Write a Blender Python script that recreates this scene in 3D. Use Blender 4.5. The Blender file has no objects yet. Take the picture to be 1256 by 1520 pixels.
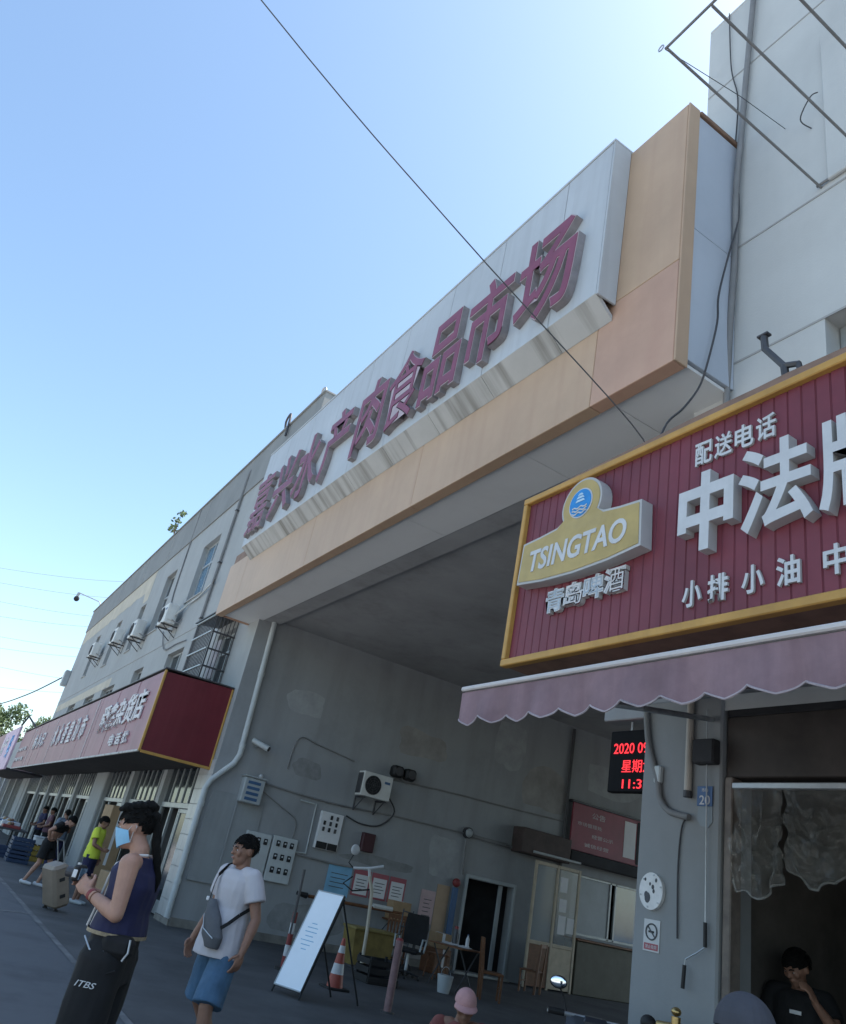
import bpy, bmesh, math, random
from mathutils import Vector, Matrix, noise
random.seed(7)
SC = bpy.context.scene
COL = SC.collection
R = math.radians

# ------------------------------------------------------------------ camera
cam_d = bpy.data.cameras.new('camera')
cam = bpy.data.objects.new('camera', cam_d)
COL.objects.link(cam)
cam_d.sensor_fit = 'VERTICAL'
cam_d.sensor_height = 24.0
cam_d.sensor_width = 24.0
cam_d.lens = 24.0 * 1143.47 / 1520.0
cam_d.clip_start = 0.05
cam_d.clip_end = 2000
# rows: right, down, forward in world axes
_r = Vector((0.5286245, 0.8274615, 0.1893770))
_d = Vector((-0.2809536, 0.3810766, -0.8808210))
_f = Vector((-0.8010126, 0.4124174, 0.4339247))
_m = Matrix((_r, -_d, -_f)).transposed().to_4x4()
_m.translation = Vector((0, 0, 1.55))
cam.matrix_world = _m
SC.camera = cam
SC.render.resolution_x = 846
SC.render.resolution_y = 1024

# ------------------------------------------------------------------ sky and sun
SUN_DIR = Vector((0.28, 0.90, 0)).normalized()
SUN_EL = 61.0
world = bpy.data.worlds.new('World')
SC.world = world
world.use_nodes = True
wn = world.node_tree
bg = wn.nodes['Background']
sky = wn.nodes.new('ShaderNodeTexSky')
sky.sky_type = 'NISHITA'
sky.sun_disc = False
sky.sun_elevation = R(SUN_EL)
sky.sun_rotation = math.atan2(SUN_DIR.x, SUN_DIR.y)
sky.air_density = 1.0
sky.dust_density = 1.35
sky.ozone_density = 0.8
_wb = wn.nodes.new('ShaderNodeVectorMath')      # camera white balance
_wb.operation = 'MULTIPLY'
_wb.inputs[1].default_value = (0.93, 1.0, 0.975)
wn.links.new(sky.outputs[0], _wb.inputs[0])
wn.links.new(_wb.outputs[0], bg.inputs[0])
bg.inputs[1].default_value = 0.15
sun_d = bpy.data.lights.new('sun', 'SUN')
sun_d.energy = 3.6
sun_d.angle = R(0.5)
sun_d.color = (1.0, 0.95, 0.88)
sun = bpy.data.objects.new('sun', sun_d)
COL.objects.link(sun)
_sv = Vector((SUN_DIR.x * math.cos(R(SUN_EL)), SUN_DIR.y * math.cos(R(SUN_EL)), math.sin(R(SUN_EL))))
sun.rotation_euler = _sv.to_track_quat('Z', 'Y').to_euler()
sun.location = _sv * 60
SC.view_settings.view_transform = 'Standard'
SC.view_settings.look = 'None'
SC.view_settings.gamma = 1
SC.view_settings.exposure = 1.15
SC.view_settings.use_curve_mapping = False
SC.cycles.use_denoising = True
SC.cycles.max_bounces = 7
SC.cycles.diffuse_bounces = 4
SC.cycles.transparent_max_bounces = 10
SC.cycles.sample_clamp_indirect = 6

# ------------------------------------------------------------------ materials
def M(name, col, rough=0.75, metal=0.0, var=0.12, vs=2.5, streak=0.0, dirt=(0.10, 0.09, 0.08), blot=0.0,
      bump=0.0, bs=60.0, spec=0.4, emis=None, es=1.0, trans=0.0, alpha=1.0, ss=(9, 9, 0.35), coat=0.0):
    m = bpy.data.materials.new(name)
    m.use_nodes = True
    nt = m.node_tree
    n = nt.nodes
    b = n['Principled BSDF']
    L = nt.links.new
    b.inputs['Roughness'].default_value = rough
    b.inputs['Metallic'].default_value = metal
    b.inputs['Specular IOR Level'].default_value = spec
    b.inputs['Coat Weight'].default_value = coat
    if trans:
        b.inputs['Transmission Weight'].default_value = trans
    if alpha < 1:
        b.inputs['Alpha'].default_value = alpha
    if emis:
        b.inputs['Emission Color'].default_value = (*emis, 1)
        b.inputs['Emission Strength'].default_value = es
    c4 = (*col, 1)
    geo = n.new('ShaderNodeNewGeometry')
    cur = None
    if var:
        nz = n.new('ShaderNodeTexNoise')
        nz.inputs['Scale'].default_value = vs
        nz.inputs['Detail'].default_value = 6
        nz.inputs['Roughness'].default_value = 0.65
        L(geo.outputs['Position'], nz.inputs['Vector'])
        mr = n.new('ShaderNodeMapRange')
        mr.inputs['From Min'].default_value = 0.3
        mr.inputs['From Max'].default_value = 0.7
        mr.inputs['To Min'].default_value = 1 - var
        mr.inputs['To Max'].default_value = 1 + var
        L(nz.outputs[0], mr.inputs['Value'])
        vm = n.new('ShaderNodeVectorMath')
        vm.operation = 'SCALE'
        vm.inputs[0].default_value = col
        L(mr.outputs[0], vm.inputs['Scale'])
        cur = vm.outputs[0]
    def mixin(fac, colr):
        nonlocal cur
        mx = n.new('ShaderNodeMix')
        mx.data_type = 'RGBA'
        if cur is not None:
            L(cur, mx.inputs['A'])
        else:
            mx.inputs['A'].default_value = c4
        mx.inputs['B'].default_value = (*colr, 1)
        L(fac, mx.inputs['Factor'])
        cur = mx.outputs['Result']
    if streak:
        mp = n.new('ShaderNodeMapping')
        mp.inputs['Scale'].default_value = ss
        L(geo.outputs['Position'], mp.inputs['Vector'])
        s = n.new('ShaderNodeTexNoise')
        s.inputs['Scale'].default_value = 1.0
        s.inputs['Detail'].default_value = 5
        L(mp.outputs[0], s.inputs['Vector'])
        r = n.new('ShaderNodeMapRange')
        r.inputs['From Min'].default_value = 0.48
        r.inputs['From Max'].default_value = 0.78
        r.inputs['To Max'].default_value = streak
        L(s.outputs[0], r.inputs['Value'])
        mixin(r.outputs[0], dirt)
    if blot:
        s = n.new('ShaderNodeTexNoise')
        s.inputs['Scale'].default_value = 0.9
        s.inputs['Detail'].default_value = 8
        s.inputs['Roughness'].default_value = 0.7
        L(geo.outputs['Position'], s.inputs['Vector'])
        r = n.new('ShaderNodeMapRange')
        r.inputs['From Min'].default_value = 0.5
        r.inputs['From Max'].default_value = 0.75
        r.inputs['To Max'].default_value = blot
        L(s.outputs[0], r.inputs['Value'])
        mixin(r.outputs[0], dirt)
    if cur is not None:
        L(cur, b.inputs['Base Color'])
    else:
        b.inputs['Base Color'].default_value = c4
    if bump:
        nz2 = n.new('ShaderNodeTexNoise')
        nz2.inputs['Scale'].default_value = bs
        nz2.inputs['Detail'].default_value = 4
        L(geo.outputs['Position'], nz2.inputs['Vector'])
        bp = n.new('ShaderNodeBump')
        bp.inputs['Strength'].default_value = bump
        bp.inputs['Distance'].default_value = 0.02
        L(nz2.outputs[0], bp.inputs['Height'])
        L(bp.outputs[0], b.inputs['Normal'])
    return m

m_asphalt = M('asphalt', (0.098, 0.103, 0.112), 0.75, var=0.35, vs=0.9, blot=0.7, dirt=(0.04, 0.041, 0.044), bump=0.35, bs=120)
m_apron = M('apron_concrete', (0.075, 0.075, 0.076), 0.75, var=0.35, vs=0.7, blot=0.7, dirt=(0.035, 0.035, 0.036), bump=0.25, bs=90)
m_joint = M('pale_joint', (0.15, 0.15, 0.15), 0.85, var=0.5, vs=2.5, blot=0.8, dirt=(0.05, 0.05, 0.054))
m_facade = M('facade_render', (0.34, 0.35, 0.345), 0.85, var=0.08, vs=0.6, streak=0.28, dirt=(0.22, 0.22, 0.21), blot=0.2, bump=0.1, bs=45, ss=(3.5, 3.5, 0.16))
m_parapet = M('parapet_render', (0.23, 0.235, 0.23), 0.85, var=0.12, vs=0.8, streak=0.35, dirt=(0.17, 0.18, 0.18), bump=0.1, bs=45, ss=(3.5, 3.5, 0.16))
m_cream = M('cream_wash', (0.50, 0.45, 0.36), 0.85, var=0.12, vs=1.5, streak=0.3, dirt=(0.42, 0.41, 0.38))
m_passage = M('passage_wall_paint', (0.30, 0.312, 0.32), 0.8, var=0.14, vs=0.9, streak=0.45, dirt=(0.17, 0.17, 0.165), blot=0.4, bump=0.08, bs=40, ss=(2.0, 2.0, 0.3))
m_pillar = M('pillar_paint', (0.24, 0.25, 0.255), 0.75, var=0.08, vs=1.5, streak=0.25, dirt=(0.17, 0.165, 0.16), blot=0.2, bump=0.06, bs=40, ss=(5, 5, 0.5))
m_plinth = M('dirty_plinth', (0.20, 0.19, 0.17), 0.9, var=0.3, vs=3, blot=0.4)
m_dado = M('grey_wall_board', (0.27, 0.285, 0.29), 0.7, var=0.1, vs=1.5, streak=0.2, dirt=(0.14, 0.14, 0.14))
m_ceiling = M('passage_ceiling_paint', (0.31, 0.315, 0.32), 0.9, var=0.15, vs=0.6, blot=0.4)
m_soffit = M('soffit_panel', (0.68, 0.69, 0.69), 0.6, var=0.06, vs=0.9, blot=0.15, dirt=(0.25, 0.25, 0.25))
m_orange = M('orange_aluminium_panel', (0.46, 0.32, 0.215), 0.5, var=0.09, vs=0.8, streak=0.32, dirt=(0.36, 0.22, 0.15), ss=(6, 6, 0.3))
m_pinkish = M('faded_orange_panel', (0.47, 0.295, 0.21), 0.5, var=0.12, vs=0.9, streak=0.25, dirt=(0.38, 0.2, 0.15), ss=(5, 5, 0.4))
m_white_panel = M('white_sign_panel', (0.44, 0.465, 0.485), 0.5, var=0.08, vs=0.8, streak=0.4, dirt=(0.33, 0.34, 0.35), ss=(9, 9, 0.4))
m_lip = M('streaky_sign_lip', (0.44, 0.44, 0.43), 0.6, var=0.06, streak=1.0, dirt=(0.13, 0.12, 0.10), ss=(5.5, 0.3, 0.3))
m_end_panel = M('end_panel', (0.42, 0.46, 0.52), 0.5, var=0.06, vs=0.8)
m_tower = M('tower_render', (0.50, 0.51, 0.50), 0.85, var=0.07, vs=0.6, streak=0.16, dirt=(0.32, 0.32, 0.32), blot=0.15, bump=0.08, bs=45, ss=(3, 3, 0.2))
m_groove = M('groove_dark', (0.33, 0.33, 0.32), 0.9)
m_brown_trim = M('brown_trim', (0.21, 0.13, 0.09), 0.7, var=0.25, vs=4)
m_lmaroon = M('letter_maroon', (0.20, 0.048, 0.085), 0.45, var=0.18, vs=3)
m_ledge = M('letter_edge', (0.42, 0.34, 0.36), 0.5, var=0.1)
m_lside = M('letter_side_grey', (0.24, 0.22, 0.225), 0.6, var=0.25, vs=5, streak=0.4, dirt=(0.18, 0.16, 0.16))
m_maroon = M('maroon_cladding', (0.158, 0.032, 0.046), 0.5, var=0.2, vs=1.6, streak=0.4, dirt=(0.18, 0.05, 0.06))
m_gold = M('ochre_frame', (0.46, 0.26, 0.065), 0.5, var=0.15, vs=3, streak=0.25, dirt=(0.28, 0.15, 0.05))
m_white = M('white_acrylic', (0.52, 0.53, 0.54), 0.45, var=0.08, vs=5, streak=0.2, dirt=(0.34, 0.34, 0.33))
m_white_side = M('white_letter_return', (0.42, 0.42, 0.41), 0.5, var=0.08)
m_logo_gold = M('logo_gold', (0.42, 0.31, 0.11), 0.4, var=0.12, vs=4, blot=0.25, dirt=(0.50, 0.46, 0.32))
m_logo_blue = M('logo_blue', (0.02, 0.22, 0.55), 0.4, var=0.15, vs=8)
m_awning = M('awning_cloth', (0.225, 0.148, 0.165), 0.85, var=0.2, vs=3.5, streak=0.6, dirt=(0.15, 0.09, 0.105), bump=0.1, bs=30)
m_awn_edge = M('awning_edge', (0.52, 0.49, 0.48), 0.7, var=0.1)
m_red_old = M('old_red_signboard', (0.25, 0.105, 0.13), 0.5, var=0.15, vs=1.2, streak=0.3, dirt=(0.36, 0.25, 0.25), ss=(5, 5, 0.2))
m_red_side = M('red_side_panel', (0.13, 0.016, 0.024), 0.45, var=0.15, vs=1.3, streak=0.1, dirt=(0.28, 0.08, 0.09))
m_old_letter = M('old_white_letter', (0.58, 0.56, 0.56), 0.6, var=0.12, vs=5)
m_steel = M('galvanised_steel', (0.42, 0.44, 0.46), 0.45, metal=0.6, var=0.2, vs=8)
m_darksteel = M('dark_steel', (0.07, 0.07, 0.075), 0.5, metal=0.3, var=0.2, vs=6)
m_black = M('black_plastic', (0.015, 0.015, 0.016), 0.6, var=0.2, vs=6)
m_cable = M('cable_black', (0.06, 0.06, 0.065), 0.7, var=0.1)
m_greycable = M('cable_grey', (0.20, 0.20, 0.20), 0.7, var=0.15)
m_pvc = M('pvc_pipe', (0.46, 0.49, 0.49), 0.5, var=0.1, streak=0.2, dirt=(0.3, 0.3, 0.3))
m_ac = M('ac_case', (0.60, 0.60, 0.57), 0.5, var=0.08, vs=3, streak=0.25, dirt=(0.40, 0.37, 0.32))
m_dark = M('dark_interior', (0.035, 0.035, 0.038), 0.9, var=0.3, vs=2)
m_shopwall = M('shop_interior_wall', (0.17, 0.17, 0.17), 0.9, var=0.25, vs=1.0)
m_glass = M('window_glass', (0.03, 0.038, 0.045), 0.08, var=0.4, vs=0.7, spec=0.3)
m_glass_sky_tint = M('window_glass_sky_tint', (0.10, 0.20, 0.30), 0.05, var=0.2, vs=0.9, spec=0.9)  # blue of the reflected sky painted into the base colour
m_frame = M('window_frame', (0.34, 0.37, 0.38), 0.5, var=0.1)
m_alu = M('aluminium_frame', (0.34, 0.36, 0.36), 0.4, metal=0.3, var=0.15, vs=5)
m_tile = M('grey_wall_tile', (0.42, 0.43, 0.43), 0.35, var=0.12, vs=2)
m_paper = M('paper', (0.66, 0.66, 0.66), 0.7, var=0.06)
m_board = M('whiteboard', (0.80, 0.84, 0.88), 0.3, var=0.03, blot=0.1, dirt=(0.6, 0.65, 0.7))
m_wood = M('brown_wood', (0.15, 0.065, 0.03), 0.5, var=0.3, vs=8)
m_carton = M('cardboard', (0.34, 0.23, 0.13), 0.85, var=0.15, vs=4)
m_yellow = M('yellow_plastic', (0.33, 0.22, 0.04), 0.5, var=0.15)
m_orange_cone = M('cone_orange', (0.33, 0.07, 0.05), 0.5, var=0.15)
m_redpaint = M('red_paint', (0.22, 0.04, 0.04), 0.5, var=0.2)
m_blueplastic = M('blue_plastic', (0.05, 0.11, 0.22), 0.5, var=0.15)
m_skin = M('skin', (0.38, 0.21, 0.15), 0.55, var=0.12, vs=14, bump=0.15, bs=250)
m_skin2 = M('tanned_skin', (0.23, 0.12, 0.08), 0.55, var=0.14, vs=14, bump=0.15, bs=250)
m_hair = M('black_hair', (0.008, 0.0075, 0.007), 0.7, var=0.4, vs=60, bump=0.8, bs=220, spec=0.15)
m_denim = M('blue_denim', (0.055, 0.115, 0.19), 0.85, var=0.22, vs=9, bump=0.2, bs=300)
m_tee = M('white_cotton', (0.44, 0.42, 0.44), 0.85, var=0.06, vs=6)
m_navy = M('navy_cloth', (0.013, 0.014, 0.052), 0.75, var=0.2, vs=6)
m_blackcloth = M('black_cloth', (0.010, 0.010, 0.011), 0.85, var=0.3, vs=8)
m_lime = M('lime_cloth', (0.55, 0.62, 0.06), 0.8, var=0.08)
m_mask = M('mask_blue', (0.24, 0.48, 0.68), 0.7, var=0.06)
m_greycloth = M('grey_cloth', (0.085, 0.09, 0.10), 0.8, var=0.15, vs=10)

# ------------------------------------------------------------------ mesh helpers
ORG = {}
class MB:
    def __init__(s):
        s.v, s.f, s.mi = [], [], []
    def add(s, vs, fs, mi=0):
        o = len(s.v)
        s.v += [Vector(p) for p in vs]
        for f in fs:
            s.f.append(tuple(o + i for i in f))
            s.mi.append(mi)
        return s
    def quad(s, a, b, c, d, mi=0):
        return s.add([a, b, c, d], [(0, 1, 2, 3)], mi)
    def box(s, x0, x1, y0, y1, z0, z1, b=0.0, mi=0, tf=None):
        if x0 > x1: x0, x1 = x1, x0
        if y0 > y1: y0, y1 = y1, y0
        if z0 > z1: z0, z1 = z1, z0
        b = min(b, 0.45 * min(x1 - x0, y1 - y0, z1 - z0))
        if b <= 0:
            vs = [(x, y, z) for x in (x0, x1) for y in (y0, y1) for z in (z0, z1)]
            fs = [(0, 1, 3, 2), (4, 6, 7, 5), (0, 4, 5, 1), (2, 3, 7, 6), (0, 2, 6, 4), (1, 5, 7, 3)]
        else:
            vs, idx = [], {}
            for i, x in enumerate((x0, x1)):
                for j, y in enumerate((y0, y1)):
                    for k, z in enumerate((z0, z1)):
                        sx, sy, sz = (1 - 2 * i) * b, (1 - 2 * j) * b, (1 - 2 * k) * b
                        for a, p in enumerate(((x, y + sy, z + sz), (x + sx, y, z + sz), (x + sx, y + sy, z))):
                            idx[i, j, k, a] = len(vs)
                            vs.append(p)
            fs = []
            for i in (0, 1):
                q = [idx[i, 0, 0, 0], idx[i, 0, 1, 0], idx[i, 1, 1, 0], idx[i, 1, 0, 0]]
                fs.append(q if i == 0 else q[::-1])
                q = [idx[0, i, 0, 1], idx[1, i, 0, 1], idx[1, i, 1, 1], idx[0, i, 1, 1]]
                fs.append(q if i == 0 else q[::-1])
                q = [idx[0, 0, i, 2], idx[0, 1, i, 2], idx[1, 1, i, 2], idx[1, 0, i, 2]]
                fs.append(q if i == 0 else q[::-1])
            for j in (0, 1):
                for k in (0, 1):
                    fs.append([idx[0, j, k, 1], idx[0, j, k, 2], idx[1, j, k, 2], idx[1, j, k, 1]])
                    fs.append([idx[j, 0, k, 0], idx[j, 1, k, 0], idx[j, 1, k, 2], idx[j, 0, k, 2]])
                    fs.append([idx[j, k, 0, 0], idx[j, k, 0, 1], idx[j, k, 1, 1], idx[j, k, 1, 0]])
            for i in (0, 1):
                for j in (0, 1):
                    for k in (0, 1):
                        fs.append([idx[i, j, k, 0], idx[i, j, k, 1], idx[i, j, k, 2]])
        if tf is not None:
            vs = [tf @ Vector(p) for p in vs]
        return s.add(vs, fs, mi)
    def tube(s, pts, r, n=8, caps=True, mi=0):
        pts = [Vector(p) for p in pts]
        rs = r if isinstance(r, (list, tuple)) else [r] * len(pts)
        t0 = (pts[1] - pts[0]).normalized()
        up = Vector((0, 0, 1)) if abs(t0.z) < 0.9 else Vector((1, 0, 0))
        u = t0.cross(up).normalized()
        vs, fs = [], []
        for i, p in enumerate(pts):
            a = pts[i] - pts[i - 1] if i else pts[1] - pts[0]
            b = pts[i + 1] - pts[i] if i < len(pts) - 1 else a
            t = (a.normalized() + b.normalized())
            t = t.normalized() if t.length > 1e-6 else b.normalized()
            u = (u - t * u.dot(t))
            u = u.normalized() if u.length > 1e-6 else t.orthogonal().normalized()
            w = t.cross(u)
            for k in range(n):
                an = 2 * math.pi * k / n
                vs.append(p + (u * math.cos(an) + w * math.sin(an)) * rs[i])
        for i in range(len(pts) - 1):
            for k in range(n):
                fs.append((i * n + k, i * n + (k + 1) % n, (i + 1) * n + (k + 1) % n, (i + 1) * n + k))
        if caps:
            fs.append(tuple(range(n))[::-1])
            fs.append(tuple((len(pts) - 1) * n + k for k in range(n)))
        return s.add(vs, fs, mi)
    def ball(s, c, r, nu=16, nv=10, mi=0, rot=None):
        c = Vector(c)
        r = Vector(r) if not isinstance(r, (int, float)) else Vector((r, r, r))
        vs, fs = [], []
        for j in range(1, nv):
            th = math.pi * j / nv
            for i in range(nu):
                ph = 2 * math.pi * i / nu
                p = Vector((r.x * math.sin(th) * math.cos(ph), r.y * math.sin(th) * math.sin(ph), r.z * math.cos(th)))
                vs.append(c + (rot @ p if rot else p))
        top, bot = Vector((0, 0, r.z)), Vector((0, 0, -r.z))
        vs.append(c + (rot @ top if rot else top)); vs.append(c + (rot @ bot if rot else bot))
        T, B = len(vs) - 2, len(vs) - 1
        for j in range(nv - 2):
            for i in range(nu):
                a, b2 = j * nu + i, j * nu + (i + 1) % nu
                fs.append((a, a + nu, b2 + nu, b2))
        for i in range(nu):
            fs.append((T, i, (i + 1) % nu))
            o = (nv - 2) * nu
            fs.append((o + i, B, o + (i + 1) % nu))
        return s.add(vs, fs, mi)
    def loft(s, rings, n=20, mi=0):
        # rings: (centre, half_x, half_y[, tilt]) horizontal ellipses from bottom to top
        vs, fs = [], []
        for rg in rings:
            c, a, b = Vector(rg[0]), rg[1], rg[2]
            for k in range(n):
                an = 2 * math.pi * k / n
                vs.append(c + Vector((a * math.cos(an), b * math.sin(an), 0)))
        m = len(rings)
        for i in range(m - 1):
            for k in range(n):
                fs.append((i * n + k, i * n + (k + 1) % n, (i + 1) * n + (k + 1) % n, (i + 1) * n + k))
        fs.append(tuple(range(n))[::-1])
        fs.append(tuple((m - 1) * n + k for k in range(n)))
        return s.add(vs, fs, mi)
    def prism(s, poly, origin, u, w, d, mi=0, mis=None):
        # 2-D outline (list of (a,b)) on origin + a*u + b*w, extruded along d; triangulated through ngons
        o, u, w, d = Vector(origin), Vector(u), Vector(w), Vector(d)
        n = len(poly)
        vs = [o + u * a + w * b for a, b in poly] + [o + u * a + w * b + d for a, b in poly]
        s.add(vs, [tuple(range(n))], mi)
        k = len(s.v) - 2 * n
        s.f.append(tuple(k + n + i for i in range(n))[::-1]); s.mi.append(mi)
        for i in range(n):
            s.f.append((k + i, k + n + i, k + n + (i + 1) % n, k + (i + 1) % n)); s.mi.append(mi if mis is None else mis)
        return s
    def tf(s, mat):
        s.v = [mat @ p for p in s.v]
        return s
    def mesh(s, name, mats):
        me = bpy.data.meshes.new(name)
        me.from_pydata([tuple(p) for p in s.v], [], s.f)
        for m in (mats if isinstance(mats, (list, tuple)) else [mats]):
            me.materials.append(m)
        if any(s.mi):
            me.polygons.foreach_set('material_index', s.mi)
        me.update()
        return me
    def build(s, name, mats, parent=None, smooth=False, local=False):
        """one mesh object; vertices are world coordinates unless local"""
        if parent is not None:
            o = ORG.get(parent.name, Vector())
            if not local:
                s.v = [p - o for p in s.v]
            loc = None
        else:
            if not local:
                xs = [p.x for p in s.v]; ys = [p.y for p in s.v]; zs = [p.z for p in s.v]
                o = Vector(((min(xs) + max(xs)) / 2, (min(ys) + max(ys)) / 2, min(zs)))
                s.v = [p - o for p in s.v]
            else:
                o = Vector()
            loc = o
        me = s.mesh(name, mats)
        return link(name, me, parent, loc, smooth, o)

def link(name, me, parent=None, loc=None, smooth=False, org=None):
    if smooth:
        me.polygons.foreach_set('use_smooth', [True] * len(me.polygons))
        me.set_sharp_from_angle(angle=R(40 if smooth is True else smooth))
    ob = bpy.data.objects.new(name, me)
    COL.objects.link(ob)
    if parent is not None:
        ob.parent = parent
    if loc is not None:
        ob.location = loc
    ORG[ob.name] = org if org is not None else (ORG.get(parent.name, Vector()) if parent else Vector())
    return ob

def tag(o, label, cat, group=None):
    o['label'] = label
    o['category'] = cat
    if group:
        o['group'] = group
    return o

def thing(name, label, cat, loc=(0, 0, 0), group=None, rz=0.0):
    o = bpy.data.objects.new(name, None)
    o.empty_display_size = 0.2
    COL.objects.link(o)
    o.location = loc
    o.rotation_euler = (0, 0, rz)
    ORG[o.name] = Vector(loc)
    return tag(o, label, cat, group)

def struct(o):
    o['kind'] = 'structure'
    return o

def copy_tree(o, parent=None):
    c = o.copy()
    COL.objects.link(c)
    c.parent = parent
    ORG[c.name] = ORG.get(o.name, Vector())
    for ch in list(o.children):
        copy_tree(ch, c)
    return c

_text_cache = {}
def text_geo(body, offset=0.0, res=4, shear=0.0):
    key = (body, offset, res, shear)
    if key in _text_cache:
        return _text_cache[key]
    c = bpy.data.curves.new('t', 'FONT')
    c.body = body
    c.offset = offset
    c.extrude = 0.5
    c.resolution_u = res
    c.shear = shear
    o = bpy.data.objects.new('t', c)
    COL.objects.link(o)
    dg = bpy.context.evaluated_depsgraph_get()
    me = bpy.data.meshes.new_from_object(o.evaluated_get(dg))
    bpy.data.objects.remove(o)
    vs = [v.co.copy() for v in me.vertices]
    fs = [tuple(p.vertices) for p in me.polygons]
    nz = [p.normal.z for p in me.polygons]
    bpy.data.meshes.remove(me)
    bpy.data.curves.remove(c)
    x0, x1 = min(v.x for v in vs), max(v.x for v in vs)
    y0, y1 = min(v.y for v in vs), max(v.y for v in vs)
    vs = [Vector(((v.x - (x0 + x1) / 2) / (x1 - x0), (v.y - (y0 + y1) / 2) / (y1 - y0), v.z + 0.5)) for v in vs]
    _text_cache[key] = (vs, fs, nz)
    return _text_cache[key]

def glyph(name, body, centre, w, h, right, up, depth, mface, mside, parent, offset=0.0, mb=None, shear=0.0, res=4):
    """raised lettering: back plane at centre, standing out by depth along right x up; negative sense towards the viewer"""
    vs, fs, nz = text_geo(body, offset, res, shear)
    right, up = Vector(right), Vector(up)
    nrm = right.cross(up).normalized()
    c = Vector(centre)
    own = mb is None
    mb = mb or MB()
    o = len(mb.v)
    mb.v += [c + right * (v.x * w) + up * (v.y * h) + nrm * (v.z * depth) for v in vs]
    for f, z in zip(fs, nz):
        mb.f.append(tuple(o + i for i in f))
        mb.mi.append(0 if z > 0.5 else 1)
    if own:
        return mb.build(name, [mface, mside], parent)
    return mb

X, Y, Z = Vector((1, 0, 0)), Vector((0, 1, 0)), Vector((0, 0, 1))

def wall_cells(mb, o, u, w, L, H, holes, depth, mi=0, rmi=None):
    """rectangular wall on origin o spanned by u (length L) and w (height H), holes (u0,u1,w0,w1) with reveals along depth"""
    o, u, w, depth = Vector(o), Vector(u), Vector(w), Vector(depth)
    us = sorted({0, L, *[h[0] for h in holes], *[h[1] for h in holes]})
    ws = sorted({0, H, *[h[2] for h in holes], *[h[3] for h in holes]})
    P = lambda a, b: o + u * a + w * b
    for i in range(len(us) - 1):
        for j in range(len(ws) - 1):
            a, b = (us[i] + us[i + 1]) / 2, (ws[j] + ws[j + 1]) / 2
            if any(h[0] < a < h[1] and h[2] < b < h[3] for h in holes):
                continue
            mb.quad(P(us[i], ws[j]), P(us[i + 1], ws[j]), P(us[i + 1], ws[j + 1]), P(us[i], ws[j + 1]), mi)
    r = mi if rmi is None else rmi
    for (a, b, c, d) in holes:
        q = [P(a, c), P(b, c), P(b, d), P(a, d)]
        for k in range(4):
            p0, p1 = q[k], q[(k + 1) % 4]
            mb.quad(p0, p0 + depth, p1 + depth, p1, r)
    return mb
# ------------------------------------------------------------------ ground
F = 5.2          # facade plane
LW = -17.1       # left wall of the passage
mb = MB().quad((-400, -300, 0), (400, -300, 0), (400, 400, 0), (-400, 400, 0))
struct(mb.build('road', m_asphalt))
mb = MB().quad((-300, -60, 0.004), (120, -60, 0.004), (120, -0.4, 0.004), (-300, -0.4, 0.004))
struct(mb.build('bounce_ground', M('bounce_ground_pale', (0.40, 0.39, 0.37), 0.9, var=0.15, vs=0.6)))  # unseen pale ground, added to bounce sunlight onto soffit and facade
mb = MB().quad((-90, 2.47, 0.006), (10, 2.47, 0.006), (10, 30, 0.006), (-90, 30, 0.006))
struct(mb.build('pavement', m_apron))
mb = MB()
xx = -60.0
while xx < 8:
    ln = random.uniform(1.5, 3.2)
    j = random.uniform(-0.02, 0.02)
    mb.quad((xx, 2.37 + j, 0.005), (xx + ln - 0.03, 2.37 + j * 0.5, 0.005), (xx + ln - 0.03, 2.466, 0.005), (xx, 2.466, 0.005))
    xx += ln
struct(mb.build('kerb_strip', m_joint))
mb = MB()
mb.quad((-14.63, -.38, 0.004), (-14.51, -.38, 0.004), (-15.38, 2.36, 0.004), (-15.50, 2.36, 0.004))
struct(mb.build('road_joint', m_joint))

# ------------------------------------------------------------------ market building on the left
bl = thing('market_building', 'long grey three-storey market building left of the gateway', 'building', (-33.8, F, 0))
XL, XR, ZT = -50.6, LW, 12.9
ox = lambda c, w: (c - w / 2 - XL, c + w / 2 - XL)
UP = [(-24.75, 1.9, 8.55, 10.62), (-29.75, 1.5, 8.2, 10.6), (-33.55, 1.0, 8.0, 10.0), (-38.5, 1.1, 8.0, 10.15), (-44.0, 1.1, 8.1, 10.3)]
LO = [(-24.6, 1.9, 4.85, 6.72), (-29.6, 1.5, 5.0, 6.74), (-34.9, 2.6, 5.0, 6.6), (-39.2, 2.4, 5.0, 6.6), (-44.2, 2.2, 5.0, 6.6), (-19.45, 1.4, 5.05, 6.5)]
SHOPS = [(-20.9, -18.15), (-24.55, -21.25), (-28.2, -24.9), (-33.6, -30.2), (-37.3, -34.0), (-41.0, -37.7), (-44.7, -41.4), (-49.5, -45.2)]
holes = [(*ox(c, w), a, b) for c, w, a, b in UP + LO] + [(a - XL, b - XL, 0.0, 3.25) for a, b in SHOPS]
mb = MB()
wall_cells(mb, (XL, F, 0), X, Z, XR - XL, 11.55, holes, (0, 0.22, 0))
mb.quad((XL, 24, 0), (XL, F, 0), (XL, F, 11.55), (XL, 24, 11.55))
mb.quad((XR, 24, 0), (XL, 24, 0), (XL, 24, 11.55), (XR, 24, 11.55))
mb.build('wall', m_facade, bl)
mb = MB()   # side wall towards the passage
wall_cells(mb, (LW, F, 0), Y, Z, 18.8, 11.55, [(12.15 - F, 13.55 - F, 0.07, 2.05), (15.5 - F, 18.6 - F, 1.3, 2.75)], (-0.2, 0, 0))
mb.build('passage_wall', m_passage, bl)
mb = MB().box(XL - 0.04, XR + 0.03, F - 0.04, 24.04, 11.55, ZT)
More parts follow.
